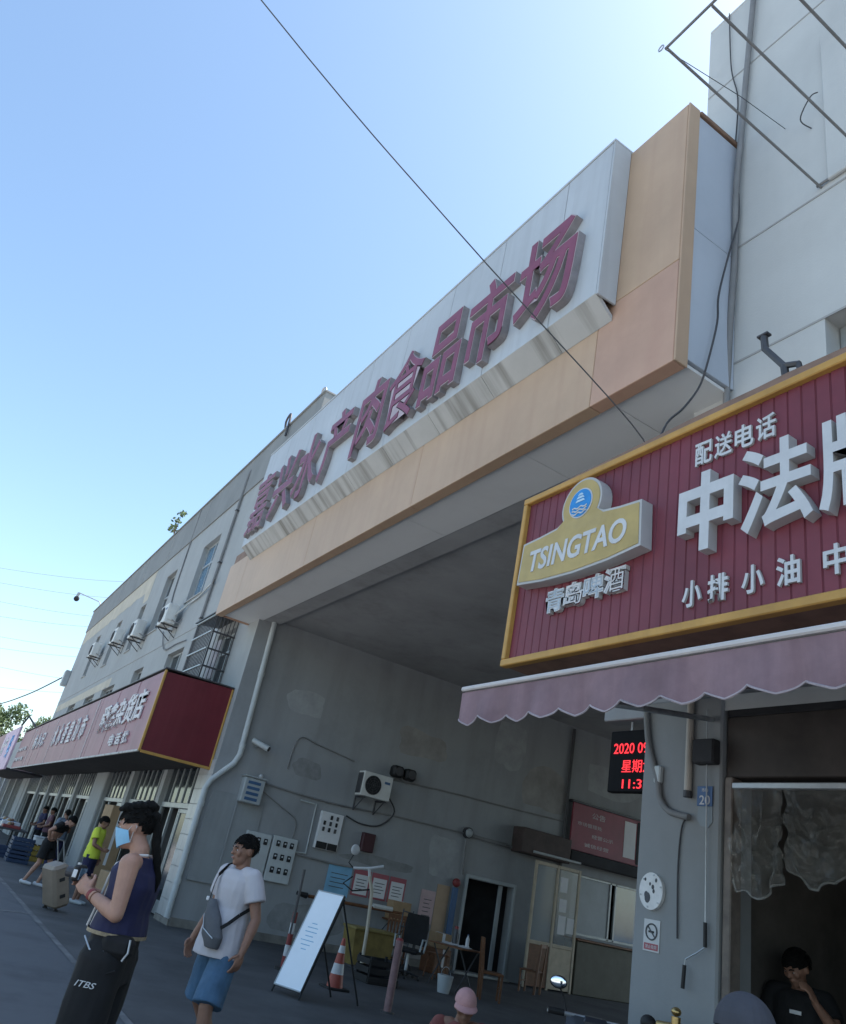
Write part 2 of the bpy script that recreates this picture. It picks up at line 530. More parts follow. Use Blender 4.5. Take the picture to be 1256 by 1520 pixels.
mb.build('parapet', m_parapet, bl)
mb = MB().box(XL - 0.08, XR + 0.06, F - 0.09, F + 0.25, ZT, ZT + 0.06, 0.01)
mb.build('coping', m_parapet, bl)
MB().box(XL, XR, F - 0.012, F, 7.22, 7.26).build('render_joint', m_groove, bl)
for x in (-27.0, -31.9, -36.4, -41.5):
    MB().box(x - 0.02, x + 0.02, F - 0.05, F - 0.04, 11.55, ZT - 0.01).build('render_joint', m_groove, bl)
# cream wash with ragged lower edge
mb = MB()
n = 60
top = lambda t: 11.54
px = [-50.4 + i * (17.2 / n) for i in range(n + 1)]
lowz = [10.72 + 0.12 * noise.noise(Vector((x * 0.9, 0, 0))) + 0.05 * noise.noise(Vector((x * 4, 3, 0))) - (0.55 if x > -34.3 else 0) for x in px]
for i in range(n):
    mb.quad((px[i], F - 0.006, lowz[i]), (px[i + 1], F - 0.006, lowz[i + 1]), (px[i + 1], F - 0.006, 11.54), (px[i], F - 0.006, 11.54))
mb.build('cream_band', m_cream, bl)
mb = MB()
for i in range(n):
    x0, x1 = -50.4 + i * 0.26, -50.4 + (i + 1) * 0.26
    za = 6.62 + 0.06 * noise.noise(Vector((x0 * 2, 9, 0)))
    mb.quad((x0, F - 0.006, za), (x1, F - 0.006, za), (x1, F - 0.006, 7.0), (x0, F - 0.006, 7.0))
mb.build('cream_band', m_cream, bl)
# windows
def window(c, w, z0, z1, glass, parent, mullions=1, transom=None, y=F + 0.16):
    fr = MB()
    t = 0.06
    x0, x1 = c - w / 2, c + w / 2
    fr.box(x0 + .003, x0 + t, y, y + .05, z0 + .003, z1 - .003, .006); fr.box(x1 - t, x1 - .003, y, y + .05, z0 + .003, z1 - .003, .006)
    fr.box(x0 + t, x1 - t, y, y + .05, z0 + .003, z0 + t, .006); fr.box(x0 + t, x1 - t, y, y + .05, z1 - t, z1 - .003, .006)
    for k in range(mullions):
        xm = x0 + (x1 - x0) * (k + 1) / (mullions + 1)
        fr.box(xm - .025, xm + .025, y - .004, y + .046, z0 + t, z1 - t)
    if transom:
        zt = z0 + (z1 - z0) * transom
        fr.box(x0 + t, x1 - t, y - .008, y + .042, zt - .03, zt + .03)
    wo = fr.build('window', m_frame, parent)
    for k in range(mullions + 1):
        a = x0 + t + (x1 - x0 - 2 * t) * k / (mullions + 1) + .02
        b = x0 + t + (x1 - x0 - 2 * t) * (k + 1) / (mullions + 1) - .02
        tz = random.uniform(-.01, .01)
        MB().quad((a, y + .03 + tz, z0 + t), (b, y + .03 - tz, z0 + t), (b, y + .03 - tz, z1 - t), (a, y + .03 + tz, z1 - t)).build('pane', glass, wo)
    MB().box(x0 - .05, x1 + .05, F - .05, F + .1, z0 - .06, z0 - .004, .01).build('sill', m_facade, wo)
    return wo
for i, (c, w, a, b) in enumerate(UP):
    window(c, w, a, b, m_glass_sky_tint if i == 0 else m_glass, bl, 1, 0.62)
for c, w, a, b in LO:
    window(c, w, a, b, m_glass, bl, 2 if w > 2 else 1, 0.65)
# shop fronts
for k, (a, b) in enumerate(SHOPS):
    y = F + 0.1
    sh = MB().box(a + .003, b - .003, y, y + .07, 2.18, 2.30, .01).build('shop_front', m_alu, bl)
    nb = max(3, int((b - a) / 0.48))
    bar = None
    for i in range(nb + 1):
        xm = a + .04 + (b - a - .08) * i / nb
        MB().box(xm - .025, xm + .025, y + .003, y + .06, 2.30, 3.247).build('glazing_bar', m_alu, sh)
        if i < nb:
            xn = a + .04 + (b - a - .08) * (i + 1) / nb
            MB().quad((xm + .025, y + .03, 2.3), (xn - .025, y + .03, 2.3), (xn - .025, y + .03, 3.247), (xm + .025, y + .03, 3.247)).build('pane', m_glass, sh)
    for xm in (a + .04, b - .04, b - 1.05, a + .95):
        MB().box(xm - .035, xm + .035, y + .002, y + .068, 0.01, 2.18, .006).build('door_post', m_alu, sh)
    # one fixed leaf and one leaf standing open
    lf = MB()
    lf.box(b - 1.0, b - .09, y + .01, y + .055, .04, .3, .005); lf.box(b - 1.0, b - .09, y + .01, y + .055, 2.08, 2.17, .005)
    lf.box(b - 1.0, b - .93, y + .01, y + .055, .3, 2.08, .005); lf.box(b - .16, b - .09, y + .01, y + .055, .3, 2.08, .005)
    lo = lf.build('door_leaf', m_alu, sh)
    MB().quad((b - .93, y + .03, .3), (b - .16, y + .03, .3), (b - .16, y + .034, 2.08), (b - .93, y + .034, 2.08)).build('pane', m_glass, lo)
    # room behind
    rm = MB()
    rm.quad((a - .15, F + .4, .02), (b + .15, F + .4, .02), (b + .15, 10, .02), (a - .15, 10, .02))
    rm.quad((a - .15, 10, .02), (b + .15, 10, .02), (b + .15, 10, 3.4), (a - .15, 10, 3.4))
    rm.quad((a - .15, F + .25, .02), (a - .15, 10, .02), (a - .15, 10, 3.4), (a - .15, F + .25, 3.4))
    rm.quad((b + .15, F + .25, .02), (b + .15, 10, .02), (b + .15, 10, 3.4), (b + .15, F + .25, 3.4))
    rm.quad((a - .15, F + .25, 3.4), (b + .15, F + .25, 3.4), (b + .15, 10, 3.4), (a - .15, 10, 3.4))
    rm.build('shop_interior', m_shopwall, bl)
    # goods on shelves
    for q in range(3):
        xs = a + .5 + q * (b - a - 1) / 2
        g = MB()
        g.box(xs - .45, xs + .45, 8.0, 8.6, .03, .9, .02)
        g.box(xs - .4, xs + .4, 8.05, 8.5, .91, 1.5 + .3 * (q % 2), .02)
        g.build('goods_rack', random.choice([m_dark, m_carton, m_shopwall]), bl)
# tiles on the corner pier
for r_ in range(10):
    for c_ in range(3):
        x0 = -18.1 + c_ * 0.333
        MB().box(x0 + .004, x0 + .329, F - .02, F - .002, .12 + r_ * .31, .12 + r_ * .31 + .302, .004).build('tile', m_tile, bl)
MB().box(-31.0 - .75, -31.0 + .75, F - .05, F + .1, 0, 3.2, .02)
MB().box(-30.15, -28.25, F - .03, F + .05, 0.02, 3.2, .02).build('pier', m_facade, bl)
MB().box(-18.12, LW + .02, F - .035, F - .004, 0.0, .115, .006).build('plinth', m_plinth, bl)
MB().box(LW + .002, LW + .035, F + .01, 12.1, 0.0, .16, .006).build('plinth', m_plinth, bl)
# grey board dado on the passage wall
dado = MB().box(LW + .003, LW + .03, 5.28, 6.5, .88, 2.62, .006).build('wall_board', m_dado, bl)
MB().box(LW + .03, LW + .05, 5.28, 6.5, .86, .93, .004).build('batten', m_dado, dado)
MB().box(LW + .03, LW + .045, 5.86, 5.9, .93, 2.6, .004).build('batten', m_dado, dado)
# repainted and stained patches on the passage wall
m_patches = [M('patch_pale', (0.325, 0.337, 0.345), .85, var=.15, vs=3), M('patch_dark', (0.23, 0.235, 0.235), .9, var=.25, vs=3), M('patch_warm', (0.29, 0.28, 0.265), .9, var=.2, vs=2)]
for k, (yc, zc, ry, rz_) in enumerate(((6.9, 4.9, .5, .25), (8.1, .55, .9, .3), (10.2, 4.8, .7, .35), (11.3, 2.4, .4, .5), (9.6, 1.95, .9, .1), (14.2, 4.6, .8, .5), (16.6, 5.3, 1.1, .4), (7.3, 3.5, .35, .2), (10.9, .4, .5, .25), (12.9, 5.4, .5, .6))):
    pts = []
    for i in range(22):
        a = 2 * math.pi * i / 22
        r_ = 1 + .35 * noise.noise(Vector((math.cos(a) * 1.4, math.sin(a) * 1.4, k * 3.7)))
        sq = 1 / max(abs(math.cos(a)), abs(math.sin(a))) ** .6
        pts.append((LW + .0015 + .0002 * k, yc + ry * math.cos(a) * r_ * sq, zc + rz_ * math.sin(a) * r_ * sq))
    MB().add(pts, [tuple(range(22))]).build('paint_patch', m_patches[k % 3], bl)
# dark doorway with frame
dr = MB().box(LW - .02, LW + .05, 12.06, 12.14, .07, 2.14, .006).box(LW - .02, LW + .05, 13.56, 13.64, .07, 2.14, .006).box(LW - .02, LW + .05, 12.14, 13.56, 2.06, 2.14, .006).build('door', m_frame, bl)
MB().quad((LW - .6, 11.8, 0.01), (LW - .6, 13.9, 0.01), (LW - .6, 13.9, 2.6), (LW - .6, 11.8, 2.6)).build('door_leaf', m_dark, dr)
MB().box(LW + .0, LW + .18, 12.02, 13.68, 0.008, .068, .01).build('threshold', m_alu, dr)
MB().box(LW - .12, LW - .07, 13.18, 13.3, .07, 2.05, .01).build('curtain_edge', m_frame, dr)
# office window beyond
of = MB()
for yy in (15.5, 16.95, 17.15, 18.55):
    of.box(LW - .12, LW - .06, yy, yy + .06, 1.3, 2.75, .006)
of.box(LW - .12, LW - .06, 15.56, 18.55, 1.3, 1.36, .006).box(LW - .12, LW - .06, 15.56, 18.55, 2.69, 2.75, .006)
ofo = of.build('office_window', m_alu, bl)
MB().quad((LW - .09, 15.56, 1.36), (LW - .09, 16.95, 1.36), (LW - .09, 16.95, 2.69), (LW - .09, 15.56, 2.69)).build('pane', m_frame, ofo)
MB().quad((LW - .09, 17.2, 1.36), (LW - .09, 18.55, 1.36), (LW - .09, 18.55, 2.69), (LW - .09, 17.2, 2.69)).build('pane', m_glass_sky_tint, ofo)

# ------------------------------------------------------------------ gateway block
gw = thing('gateway', 'orange and white gateway block spanning the market passage', 'gateway', (-11, F, 6.36))
FY = 4.36
def panel(name, x0, x1, z0, z1, mat, parent, y0=FY, y1=FY + .17, g=.006):
    return MB().box(x0 + g, x1 - g, y0, y1, z0 + g, z1 - g, .006).build(name, mat, parent)
bk = MB().box(-17.78, -4.18, FY + .05, F + .05, 6.47, 7.9).box(-16.2, -4.18, FY + .05, F + .05, 7.9, 9.98)
bk.build('carcass', m_brown_trim, gw)
for a, b in ((-17.8, -16.5), (-16.5, -12.7), (-12.7, -8.9), (-8.9, -5.25)):
    panel('orange_panel', a, b, 6.36, 7.62, m_orange, gw, g=.003)
panel('orange_panel', -5.25, -4.13, 6.36, 7.65, m_pinkish, gw, g=.004)
panel('orange_panel', -5.25, -4.13, 7.65, 10.05, m_orange, gw, g=.004)
MB().box(-4.127, -4.105, FY - .004, FY + .17, 6.36, 10.05, .006).build('corner_trim', m_orange, gw)
xs = [-17.8, -15.0, -12.2, -9.4, -6.6, -5.1, -4.15]
for a, b in zip(xs[:-1], xs[1:]):
    MB().box(a + .004, b - .004, FY + .172, F + .1, 6.42, 6.46, .004).build('soffit_panel', m_soffit, gw)
for a, b in ((6.47, 8.2), (8.2, 9.97)):
    MB().box(-4.178, -4.12, FY + .172, F - .005, a + .003, b - .003, .004).build('end_panel', m_end_panel, gw)
MB().box(-4.2, -4.09, FY + .172, F - .005, 9.985, 10.04, .01).build('coping', m_brown_trim, gw)
MB().box(-16.3, -4.2, FY + .18, F + .2, 9.985, 10.03, .01).build('coping', m_end_panel, gw)
MB().box(-17.82, -17.79, FY + .0, F - .002, 6.38, 7.6, .004).build('end_panel', m_pinkish, gw)
# passage roof
MB().box(LW - .05, -4.6, F + .12, 24, 6.52, 9.0).build('passage_ceiling', m_ceiling, gw)
MB().box(LW + .005, -4.7, F + .1, F + .5, 6.43, 6.52, .01).build('lintel_beam', m_ceiling, gw)

# white signboard with lettering
gs = thing('gate_sign', 'long white signboard with nine maroon Chinese characters above the gateway', 'sign', (-10.65, 4.09, 7.4))
SY = 4.09
jx = [-16.3, -15.0, -13.7, -12.4, -11.1, -9.8, -8.45, -7.15, -5.83, -5.03]
for a, b in zip(jx[:-1], jx[1:]):
    MB().box(a + .006, b - .006, SY, SY + .03, 7.62, 10.04, .004).build('sign_panel', m_white_panel, gs)
    lp = MB()
    p = [(SY, 7.615), (FY - .004, 7.40), (FY - .004, 7.47), (SY + .03, 7.66)]
    lp.prism([(q[0], q[1]) for q in p], (a + .004, 0, 0), Y, Z, (b - a - .008, 0, 0))
    lp.build('bottom_lip', m_lip, gs)
MB().box(jx[0] - .03, jx[0] - .002, SY - .002, FY - .004, 7.60, 10.05, .004).build('side_panel', m_white_panel, gs)
MB().box(jx[-1] + .002, jx[-1] + .03, SY - .002, FY - .004, 7.60, 10.05, .004).build('side_panel', m_white_panel, gs)
MB().box(jx[0] - .03, jx[-1] + .03, SY - .01, FY + .1, 10.052, 10.09, .006).build('top_cap', m_white_panel, gs)
MB().box(jx[0], jx[-1], SY + .032, FY - .006, 7.7, 10.03).build('backing', m_brown_trim, gs)
for ch, cx, w in (('嘉', -15.55, 1.05), ('兴', -14.2, 1.1), ('水', -13.0, 1.1), ('产', -11.72, 1.05), ('肉', -10.4, .98), ('食', -9.28, 1.12), ('品', -8.18, 1.0), ('市', -7.08, 1.02), ('场', -5.9, 1.12)):
    zc = 8.47
    of_ = .012 if ch in '嘉食' else .024
    lt = glyph('character', ch, (cx, SY - .002, zc), w, 1.46, X, Z, .105, m_ledge, m_lside, gs, offset=of_)
    glyph('face', ch, (cx, SY - .1055, zc), w * .972, 1.46 * .975, X, Z, .008, m_lmaroon, m_lmaroon, lt, offset=of_ - .011)

# ------------------------------------------------------------------ tower on the right
tw = thing('corner_building', 'tall pale grey building above the maroon shop sign', 'building', (-1, F, 0))
TX0, TX1, TZ = -4.6, 4.2, 12.8
mb = MB()
wall_cells(mb, (TX0, F, 3.3), X, Z, TX1 - TX0, TZ - 3.3, [(-3.16 - TX0, -1.4 - TX0, 5.6 - 3.3, 6.80 - 3.3)], (0, .3, 0))
mb.quad((TX0, 12, 3.3), (TX0, F, 3.3), (TX0, F, TZ), (TX0, 12, TZ))
mb.quad((TX0, F, TZ), (TX1, F, TZ), (TX1, 12, TZ), (TX0, 12, TZ))
mb.quad((TX1, F, 0), (TX1, 12, 0), (TX1, 12, TZ), (TX1, F, TZ))
mb.quad((TX0, 12, 3.3), (TX1, 12, 3.3), (TX1, 12, TZ), (TX0, 12, TZ))
mb.build('wall', m_tower, tw)
MB().box(-4.9, -4.62, 5.56, 24, 0, 6.5).build('passage_wall', m_passage, tw)
MB().box(TX0 - .004, TX1, F - .006, F + .25, TZ + .003, TZ + .05, .01).build('coping', m_tower, tw)
for z in (8.37, 6.80, 11.4):
    MB().box(TX0 + .01, TX1, F - .006, F - .001, z - .012, z + .012).build('render_groove', m_groove, tw)
sr = MB().box(-3.04, -2.6, F - .05, F - .004, 8.45, 10.74, .01)
sr.build('pilaster', m_tower, tw)
wd2 = MB().box(-3.16, -1.4, F + .2, F + .29, 5.62, 5.7, .01).box(-3.15, -3.08, F + .2, F + .29, 5.7, 6.79, .01).build('window_frame', m_alu, tw)
MB().quad((-3.08, F + .25, 5.7), (-1.4, F + .25, 5.7), (-1.4, F + .25, 6.79), (-3.08, F + .25, 6.79)).build('pane', m_glass, wd2)
MB().box(-4.96, -4.15, F - .03, F + .35, 0, 3.42, .015).build('pillar', m_pillar, tw)
MB().box(-5.9, -4.2, 5.56, 5.75, 3.42, 3.6, .01).build('lintel', m_passage, tw)
MB().box(-4.14, 4.2, F + .02, F + .3, 3.25, 3.45, .01).build('lintel', m_dark, tw)
MB().box(-1.25, 4.2, F - .02, F + .3, 0, 3.25, .01).build('shop_wall', m_passage, tw)
m_jamb = M('worn_door_jamb', (0.17, 0.14, 0.12), .6, var=.35, vs=6, streak=.5)
sd = MB().box(-4.14, -4.07, F + .0, F + .12, 0.01, 2.78, .008).build('door_jamb', m_jamb, tw)
MB().box(-1.34, -1.27, F, F + .12, .01, 2.78, .008).build('door_jamb', m_jamb, tw)
MB().box(-4.14, -1.27, F + .02, F + .2, 2.78, 3.25, .008).build('shutter_box', M('shutter_box', (0.055, 0.045, 0.04), .7, var=.3, vs=3), sd)
MB().box(-4.06, -1.35, F - .02, F + .02, 2.69, 2.735, .006).build('curtain_rail', m_steel, sd)
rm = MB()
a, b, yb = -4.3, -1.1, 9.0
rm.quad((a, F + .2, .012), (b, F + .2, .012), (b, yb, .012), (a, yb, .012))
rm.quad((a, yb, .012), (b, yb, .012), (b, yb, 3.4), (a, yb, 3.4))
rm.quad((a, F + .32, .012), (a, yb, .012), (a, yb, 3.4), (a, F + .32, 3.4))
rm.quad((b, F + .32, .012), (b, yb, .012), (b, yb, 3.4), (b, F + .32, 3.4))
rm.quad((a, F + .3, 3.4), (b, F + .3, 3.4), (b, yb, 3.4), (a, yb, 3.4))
rm.build('shop_interior', M('shaded_shop_interior', (0.075, 0.066, 0.058), .9, var=.4, vs=1.5), tw)  # wall colour darkened to stand in for the dim light inside
MB().box(-4.0, -3.3, 8.2, 8.9, .014, 2.0, .02).build('fridge', m_dark, tw)
# ------------------------------------------------------------------ maroon shop sign on the right
ss_ = thing('shop_sign', 'maroon slatted shop sign with ochre frame, beer logo and white Chinese characters', 'sign', (-2.5, 4.0, 3.47))
PX0, PX1, PZ0, PZ1, PY = -5.60, 0.62, 3.47, 5.19, 4.0
sw = 0.104
ns = int((PX1 - PX0 - .12) / sw)
sl = MB()
sl.prism([(0, 0), (sw - .016, 0), (sw - .012, .006), (sw - .002, .014), (sw - .002, .02), (0, .02)], (0, 0, 0), X, Y, (0, 0, PZ1 - PZ0 - .12))
slm = sl.mesh('slat', m_maroon)
for i in range(ns):
    o = bpy.data.objects.new('slat', slm)
    COL.objects.link(o); o.parent = ss_
    o.location = Vector((PX0 + .06 + i * sw, PY + .02 + random.uniform(0, .002), PZ0 + .06)) - ORG[ss_.name]
for nm, a in (('frame_rail', (PX0, PX1, PY - .03, PY + .05, PZ1 - .065, PZ1)), ('frame_rail', (PX0, PX1, PY - .03, PY + .05, PZ0, PZ0 + .065)),
              ('frame_rail', (PX0, PX0 + .055, PY - .028, PY + .05, PZ0 + .066, PZ1 - .066)), ('frame_rail', (PX1 - .055, PX1, PY - .028, PY + .05, PZ0 + .066, PZ1 - .066))):
    MB().box(*a, .008).build(nm, m_gold, ss_)
MB().box(PX0 + .02, PX1 - .02, PY + .052, PY + .30, PZ0 + .01, PZ1 - .02).build('backing', m_brown_trim, ss_)
# weathered sheet capping on the top
cp = MB()
n = 26
for i in range(n):
    x0, x1 = PX0 - .02 + i * (PX1 - PX0 + .04) / n, PX0 - .02 + (i + 1) * (PX1 - PX0 + .04) / n
    h = lambda x: .035 + .055 * min(1, (x + 5.6) / 2.2) + .012 * noise.noise(Vector((x * 6, 0, 5)))
    cp.quad((x0, PY + .0, PZ1 + .004), (x1, PY + .0, PZ1 + .004), (x1, PY + .02, PZ1 + h(x1)), (x0, PY + .02, PZ1 + h(x0)))
    cp.quad((x0, PY + .02, PZ1 + h(x0)), (x1, PY + .02, PZ1 + h(x1)), (x1, PY + .7, PZ1 + .2), (x0, PY + .7, PZ1 + .2))
cp.build('capping_sheet', m_brown_trim, ss_)
for x in (-5.2, -3.4, -1.6, .2):
    MB().box(x - .03, x + .03, PY + .302, F - .002, 4.9, 4.96, .005).build('support_arm', m_darksteel, ss_)
    MB().box(x - .03, x + .03, PY + .302, F - .002, 3.6, 3.66, .005).build('support_arm', m_darksteel, ss_)
# characters
def ch(body, cx, cz, w, h, d=.1, off=.028, y=PY + .018):
    return glyph('character', body, (cx, y, cz), w, h, X, Z, d, m_white, m_white_side, ss_, offset=off)
ch('中', -3.34, 4.34, .48, .64, .09, .034)
ch('法', -2.79, 4.36, .54, .66, .09, .021)
ch('牌', -2.2, 4.36, .56, .66, .09, .02)
for i, c in enumerate('配送电话'):
    ch(c, -3.43 + i * .178, 4.885 - .0 * i, .155, .20, .02, .018)
for c, x in (('小', -3.49), ('排', -3.27), ('小', -3.0), ('油', -2.745), ('中', -2.43), ('排', -2.2)):
    ch(c, x, 3.745, .165, .20, .02, .024)
# beer logo
lg = thing('beer_logo', 'gold and white beer logo board with a blue ship disc on the shop sign', 'logo', (-4.66, PY, 4.0))
def arcpoly(x0, x1, zb, zt, bow, n=14):
    pts = []
    for i in range(n + 1):
        t = i / n
        pts.append((x0 + (x1 - x0) * t, zb + bow * 4 * t * (1 - t) * -1 + .0))
    for i in range(n + 1):
        t = 1 - i / n
        pts.append((x0 + (x1 - x0) * t, zt + bow * 4 * t * (1 - t)))
    return pts
def outline(g):
    # banner with a round head, as one outline
    b = [(-.72 - g, -.17 - g), (-.4, -.21 - g), (0, -.225 - g), (.4, -.21 - g), (.72 + g, -.17 - g), (.70 + g, .17 + g), (.5, .185 + g), (.31, .21 + g)]
    cx, cz, r = 0.02, .40, .215 + g
    a0, a1 = -28, 208
    arc = [(cx + r * math.cos(R(a0 + (a1 - a0) * i / 26)), cz + r * math.sin(R(a0 + (a1 - a0) * i / 26))) for i in range(27)]
    return b + arc + [(-.27, .21 + g), (-.5, .185 + g), (-.70 - g, .17 + g)]
LC = Vector((-4.66, 0, 4.40))
MB().prism(outline(.035), (LC.x, PY + .016, LC.z), X, Z, (0, -.12, 0)).build('board', m_white_side, lg)
MB().prism(outline(.012), (LC.x, PY - .104, LC.z), X, Z, (0, -.006, 0)).build('gold_face', m_logo_gold, lg)
def disc(cx, cz, r, y, t, n=40):
    return MB().prism([(r * math.cos(2 * math.pi * i / n), r * math.sin(2 * math.pi * i / n)) for i in range(n)], (cx, y, cz), X, Z, (0, -t, 0))
disc(LC.x + .02, LC.z + .40, .145, PY - .1105, .005).build('disc_rim', m_white, lg)
dk = disc(LC.x + .02, LC.z + .40, .132, PY - .116, .005).build('blue_disc', m_logo_blue, lg)
mst = MB()
for w_, z_, h_ in ((.07, .075, .022), (.10, .045, .022), (.12, .012, .022)):
    mst.prism([(-w_ / 2, 0), (w_ / 2, 0), (w_ / 2 - .02, h_), (-w_ / 2 + .02, h_)], (LC.x + .02, PY - .1215, LC.z + .40 + z_), X, Z, (0, -.003, 0))
mst.build('mast', M('pale_blue_paint', (.45, .62, .75), .4), dk)
for k in range(3):
    wv = MB()
    zz = LC.z + .385 - k * .028
    pts = [(LC.x + .02 - .09 + .18 * i / 12, PY - .122, zz + .008 * math.sin(i * 1.1 + k) - .03) for i in range(13)]
    wv.tube(pts, .0075, 6).build('wave', m_white, dk)
glyph('lettering', 'TSINGTAO', (LC.x, PY - .1105, LC.z - .015), 1.2, .215, X, Z, .006, m_white, m_white, lg, offset=.022, shear=.12)
for i, c in enumerate('青岛啤酒'):
    q = glyph('character', c, (-4.94 + i * .235, PY + .016, 3.98 + .012 * i), .235, .22, X, Z, .045, m_white, m_white_side, lg, offset=.05)
    glyph('inlay', c, (-4.94 + i * .235, PY - .0292, 3.98 + .012 * i), .215, .20, X, Z, .003, m_old_letter if i % 2 else m_steel, m_white_side, q, offset=-.004)

# ------------------------------------------------------------------ awning
aw = thing('awning', 'faded pink scalloped shop awning below the maroon sign', 'awning', (-2, 3.0, 2.6))
AX0, AX1, AY, AZ = -4.58, .7, 2.98, 2.86
n = 60
top = MB()
def sag(x, t): return -.05 * math.sin(math.pi * t) + .012 * noise.noise(Vector((x * 1.7, t * 3, 0)))
for i in range(n):
    for j in range(5):
        def P(a, b):
            x = AX0 + (AX1 - AX0) * a / n; t = b / 5
            return (x, AY + (F - .06 - AY) * t, AZ + .02 + .55 * t + sag(x, t))
        top.quad(P(i, j), P(i + 1, j), P(i + 1, j + 1), P(i, j + 1))
top.build('canopy', m_awning, aw, smooth=60)
val = MB(); edg = MB()
per = .26
N = 300
def zl(x):
    ph = ((x - AX0) / per) % 1
    return AZ - .205 - .055 * (1 - abs(2 * ((ph * .86 + .14 * ph * ph)) - 1)) ** .75 + .012 * noise.noise(Vector((x * 2, 1, 1)))
def yv(x, t): return AY - .012 + .026 * math.sin(x * 24 + 3 * noise.noise(Vector((x * .7, 4, 0)))) * (.4 + .6 * abs(noise.noise(Vector((x * 1.3, 2, 0))))) * t + .018 * math.sin(x * 9 + 2 * noise.noise(Vector((x, 0, 0)))) * t
for i in range(N):
    a, b = AX0 + (AX1 - AX0) * i / N, AX0 + (AX1 - AX0) * (i + 1) / N
    for j in range(3):
        t0, t1 = j / 3, (j + 1) / 3
        za = lambda x, t: AZ - .02 + (zl(x) - AZ + .02) * t
        val.quad((a, yv(a, t0), za(a, t0)), (b, yv(b, t0), za(b, t0)), (b, yv(b, t1), za(b, t1)), (a, yv(a, t1), za(a, t1)))
pts = [(AX0 + (AX1 - AX0) * i / N, yv(AX0 + (AX1 - AX0) * i / N, 1) - .002, zl(AX0 + (AX1 - AX0) * i / N)) for i in range(N + 1)]
val.build('valance', m_awning, aw, smooth=60)
edg.tube(pts, .006, 5).build('valance_edging', M('dull_edging', (.36, .31, .33), .8, var=.2, vs=6), aw)
MB().box(AX0, AX1, AY - .03, AY + .03, AZ - .012, AZ + .02, .008).build('front_bar', m_awn_edge, aw)
MB().tube([(AX0, F - .1, AZ + .58), (AX1, F - .1, AZ + .58)], .05, 10).build('roller', m_steel, aw, smooth=True)
for x in (AX0 + .35, -2.0, AX1 - .4):
    MB().tube([(x, AY + .02, AZ - .01), (x + .25, 4.1, AZ + .14), (x, F - .05, AZ + .36)], .022, 8).build('folding_arm', m_steel, aw)

# ------------------------------------------------------------------ old red box sign on the left building
rb = thing('box_sign', 'old red projecting box sign over the left shops, white lettering half faded', 'sign', (-30, 3.6, 3.0))
BX0, BX1, BY, BZ0, BZ1 = -44.0, -17.38, 3.6, 3.05, 4.72
nb = 12
for i in range(nb):
    a = BX0 + (BX1 - BX0) * i / nb; b = BX0 + (BX1 - BX0) * (i + 1) / nb
    t = random.uniform(-.008, .008)
    MB().prism([(a + .006, BY + t), (b - .006, BY - t), (b - .006, BY + .03), (a + .006, BY + .03)], (0, 0, BZ0), X, Y, (0, 0, BZ1 - BZ0)).build('front_panel', m_red_old, rb)
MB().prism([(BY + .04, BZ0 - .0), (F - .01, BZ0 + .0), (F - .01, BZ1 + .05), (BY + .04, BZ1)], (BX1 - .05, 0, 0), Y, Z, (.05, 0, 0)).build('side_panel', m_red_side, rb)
MB().box(BX1 - .03, BX1 + .03, BY - .012, BY + .04, BZ0 - .03, BZ1 + .03, .008).build('gold_trim', m_gold, rb)
MB().box(BX1 - .02, BX1 + .03, BY + .041, F - .012, BZ0 - .06, BZ0 - .002, .008).build('gold_trim', m_gold, rb)
MB().box(BX1 - .02, BX1 + .02, F - .05, F - .008, BZ0, BZ1 + .04, .006).build('gold_trim', m_gold, rb)
MB().box(BX0, BX1 - .04, BY - .02, BY + .03, BZ0 - .05, BZ0 - .004, .008).build('bottom_trim', m_lip, rb)
MB().box(BX0, BX1 + .03, BY - .02, F - .012, BZ1 + .055, BZ1 + .09, .008).build('top_cap', m_darksteel, rb)
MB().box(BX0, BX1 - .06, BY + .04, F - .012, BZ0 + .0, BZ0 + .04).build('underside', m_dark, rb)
MB().box(BX0, BX0 + .05, BY + .04, F - .012, BZ0 + .05, BZ1 + .05).build('side_panel', m_red_old, rb)
def rch(c, x, z, w, h):
    return glyph('character', c, (x, BY - .012, z), w, h, X, Z, .03, m_old_letter, m_old_letter, rb, offset=.02)
for i, c in enumerate('舜鑫杂货店'):
    rch(c, -22.6 + i * .98, 4.0 + .02 * i, .92, .72)
for i, c in enumerate('电话批'):
    rch(c, -20.6 + i * .75, 3.36, .55, .28)
for i, c in enumerate('水水香皇沁市'):
    rch(c, -31.6 + i * 1.15, 3.98, .75, .74)
for i, c in enumerate('林小记'):
    rch(c, -37.4 + i * 1.2, 4.0, .9, .6)
for i, c in enumerate('海鲜干货'):
    rch(c, -43.2 + i * .9, 3.85, .75, .18)
    rch(c, -43.2 + i * .9, 3.4, .75, .18)
for x in (-24.5, -32.4, -38.8):
    MB().box(x - .02, x + .02, BY - .022, BY - .0125, BZ0, BZ1, .002).build('seam_strip', m_old_letter, rb)

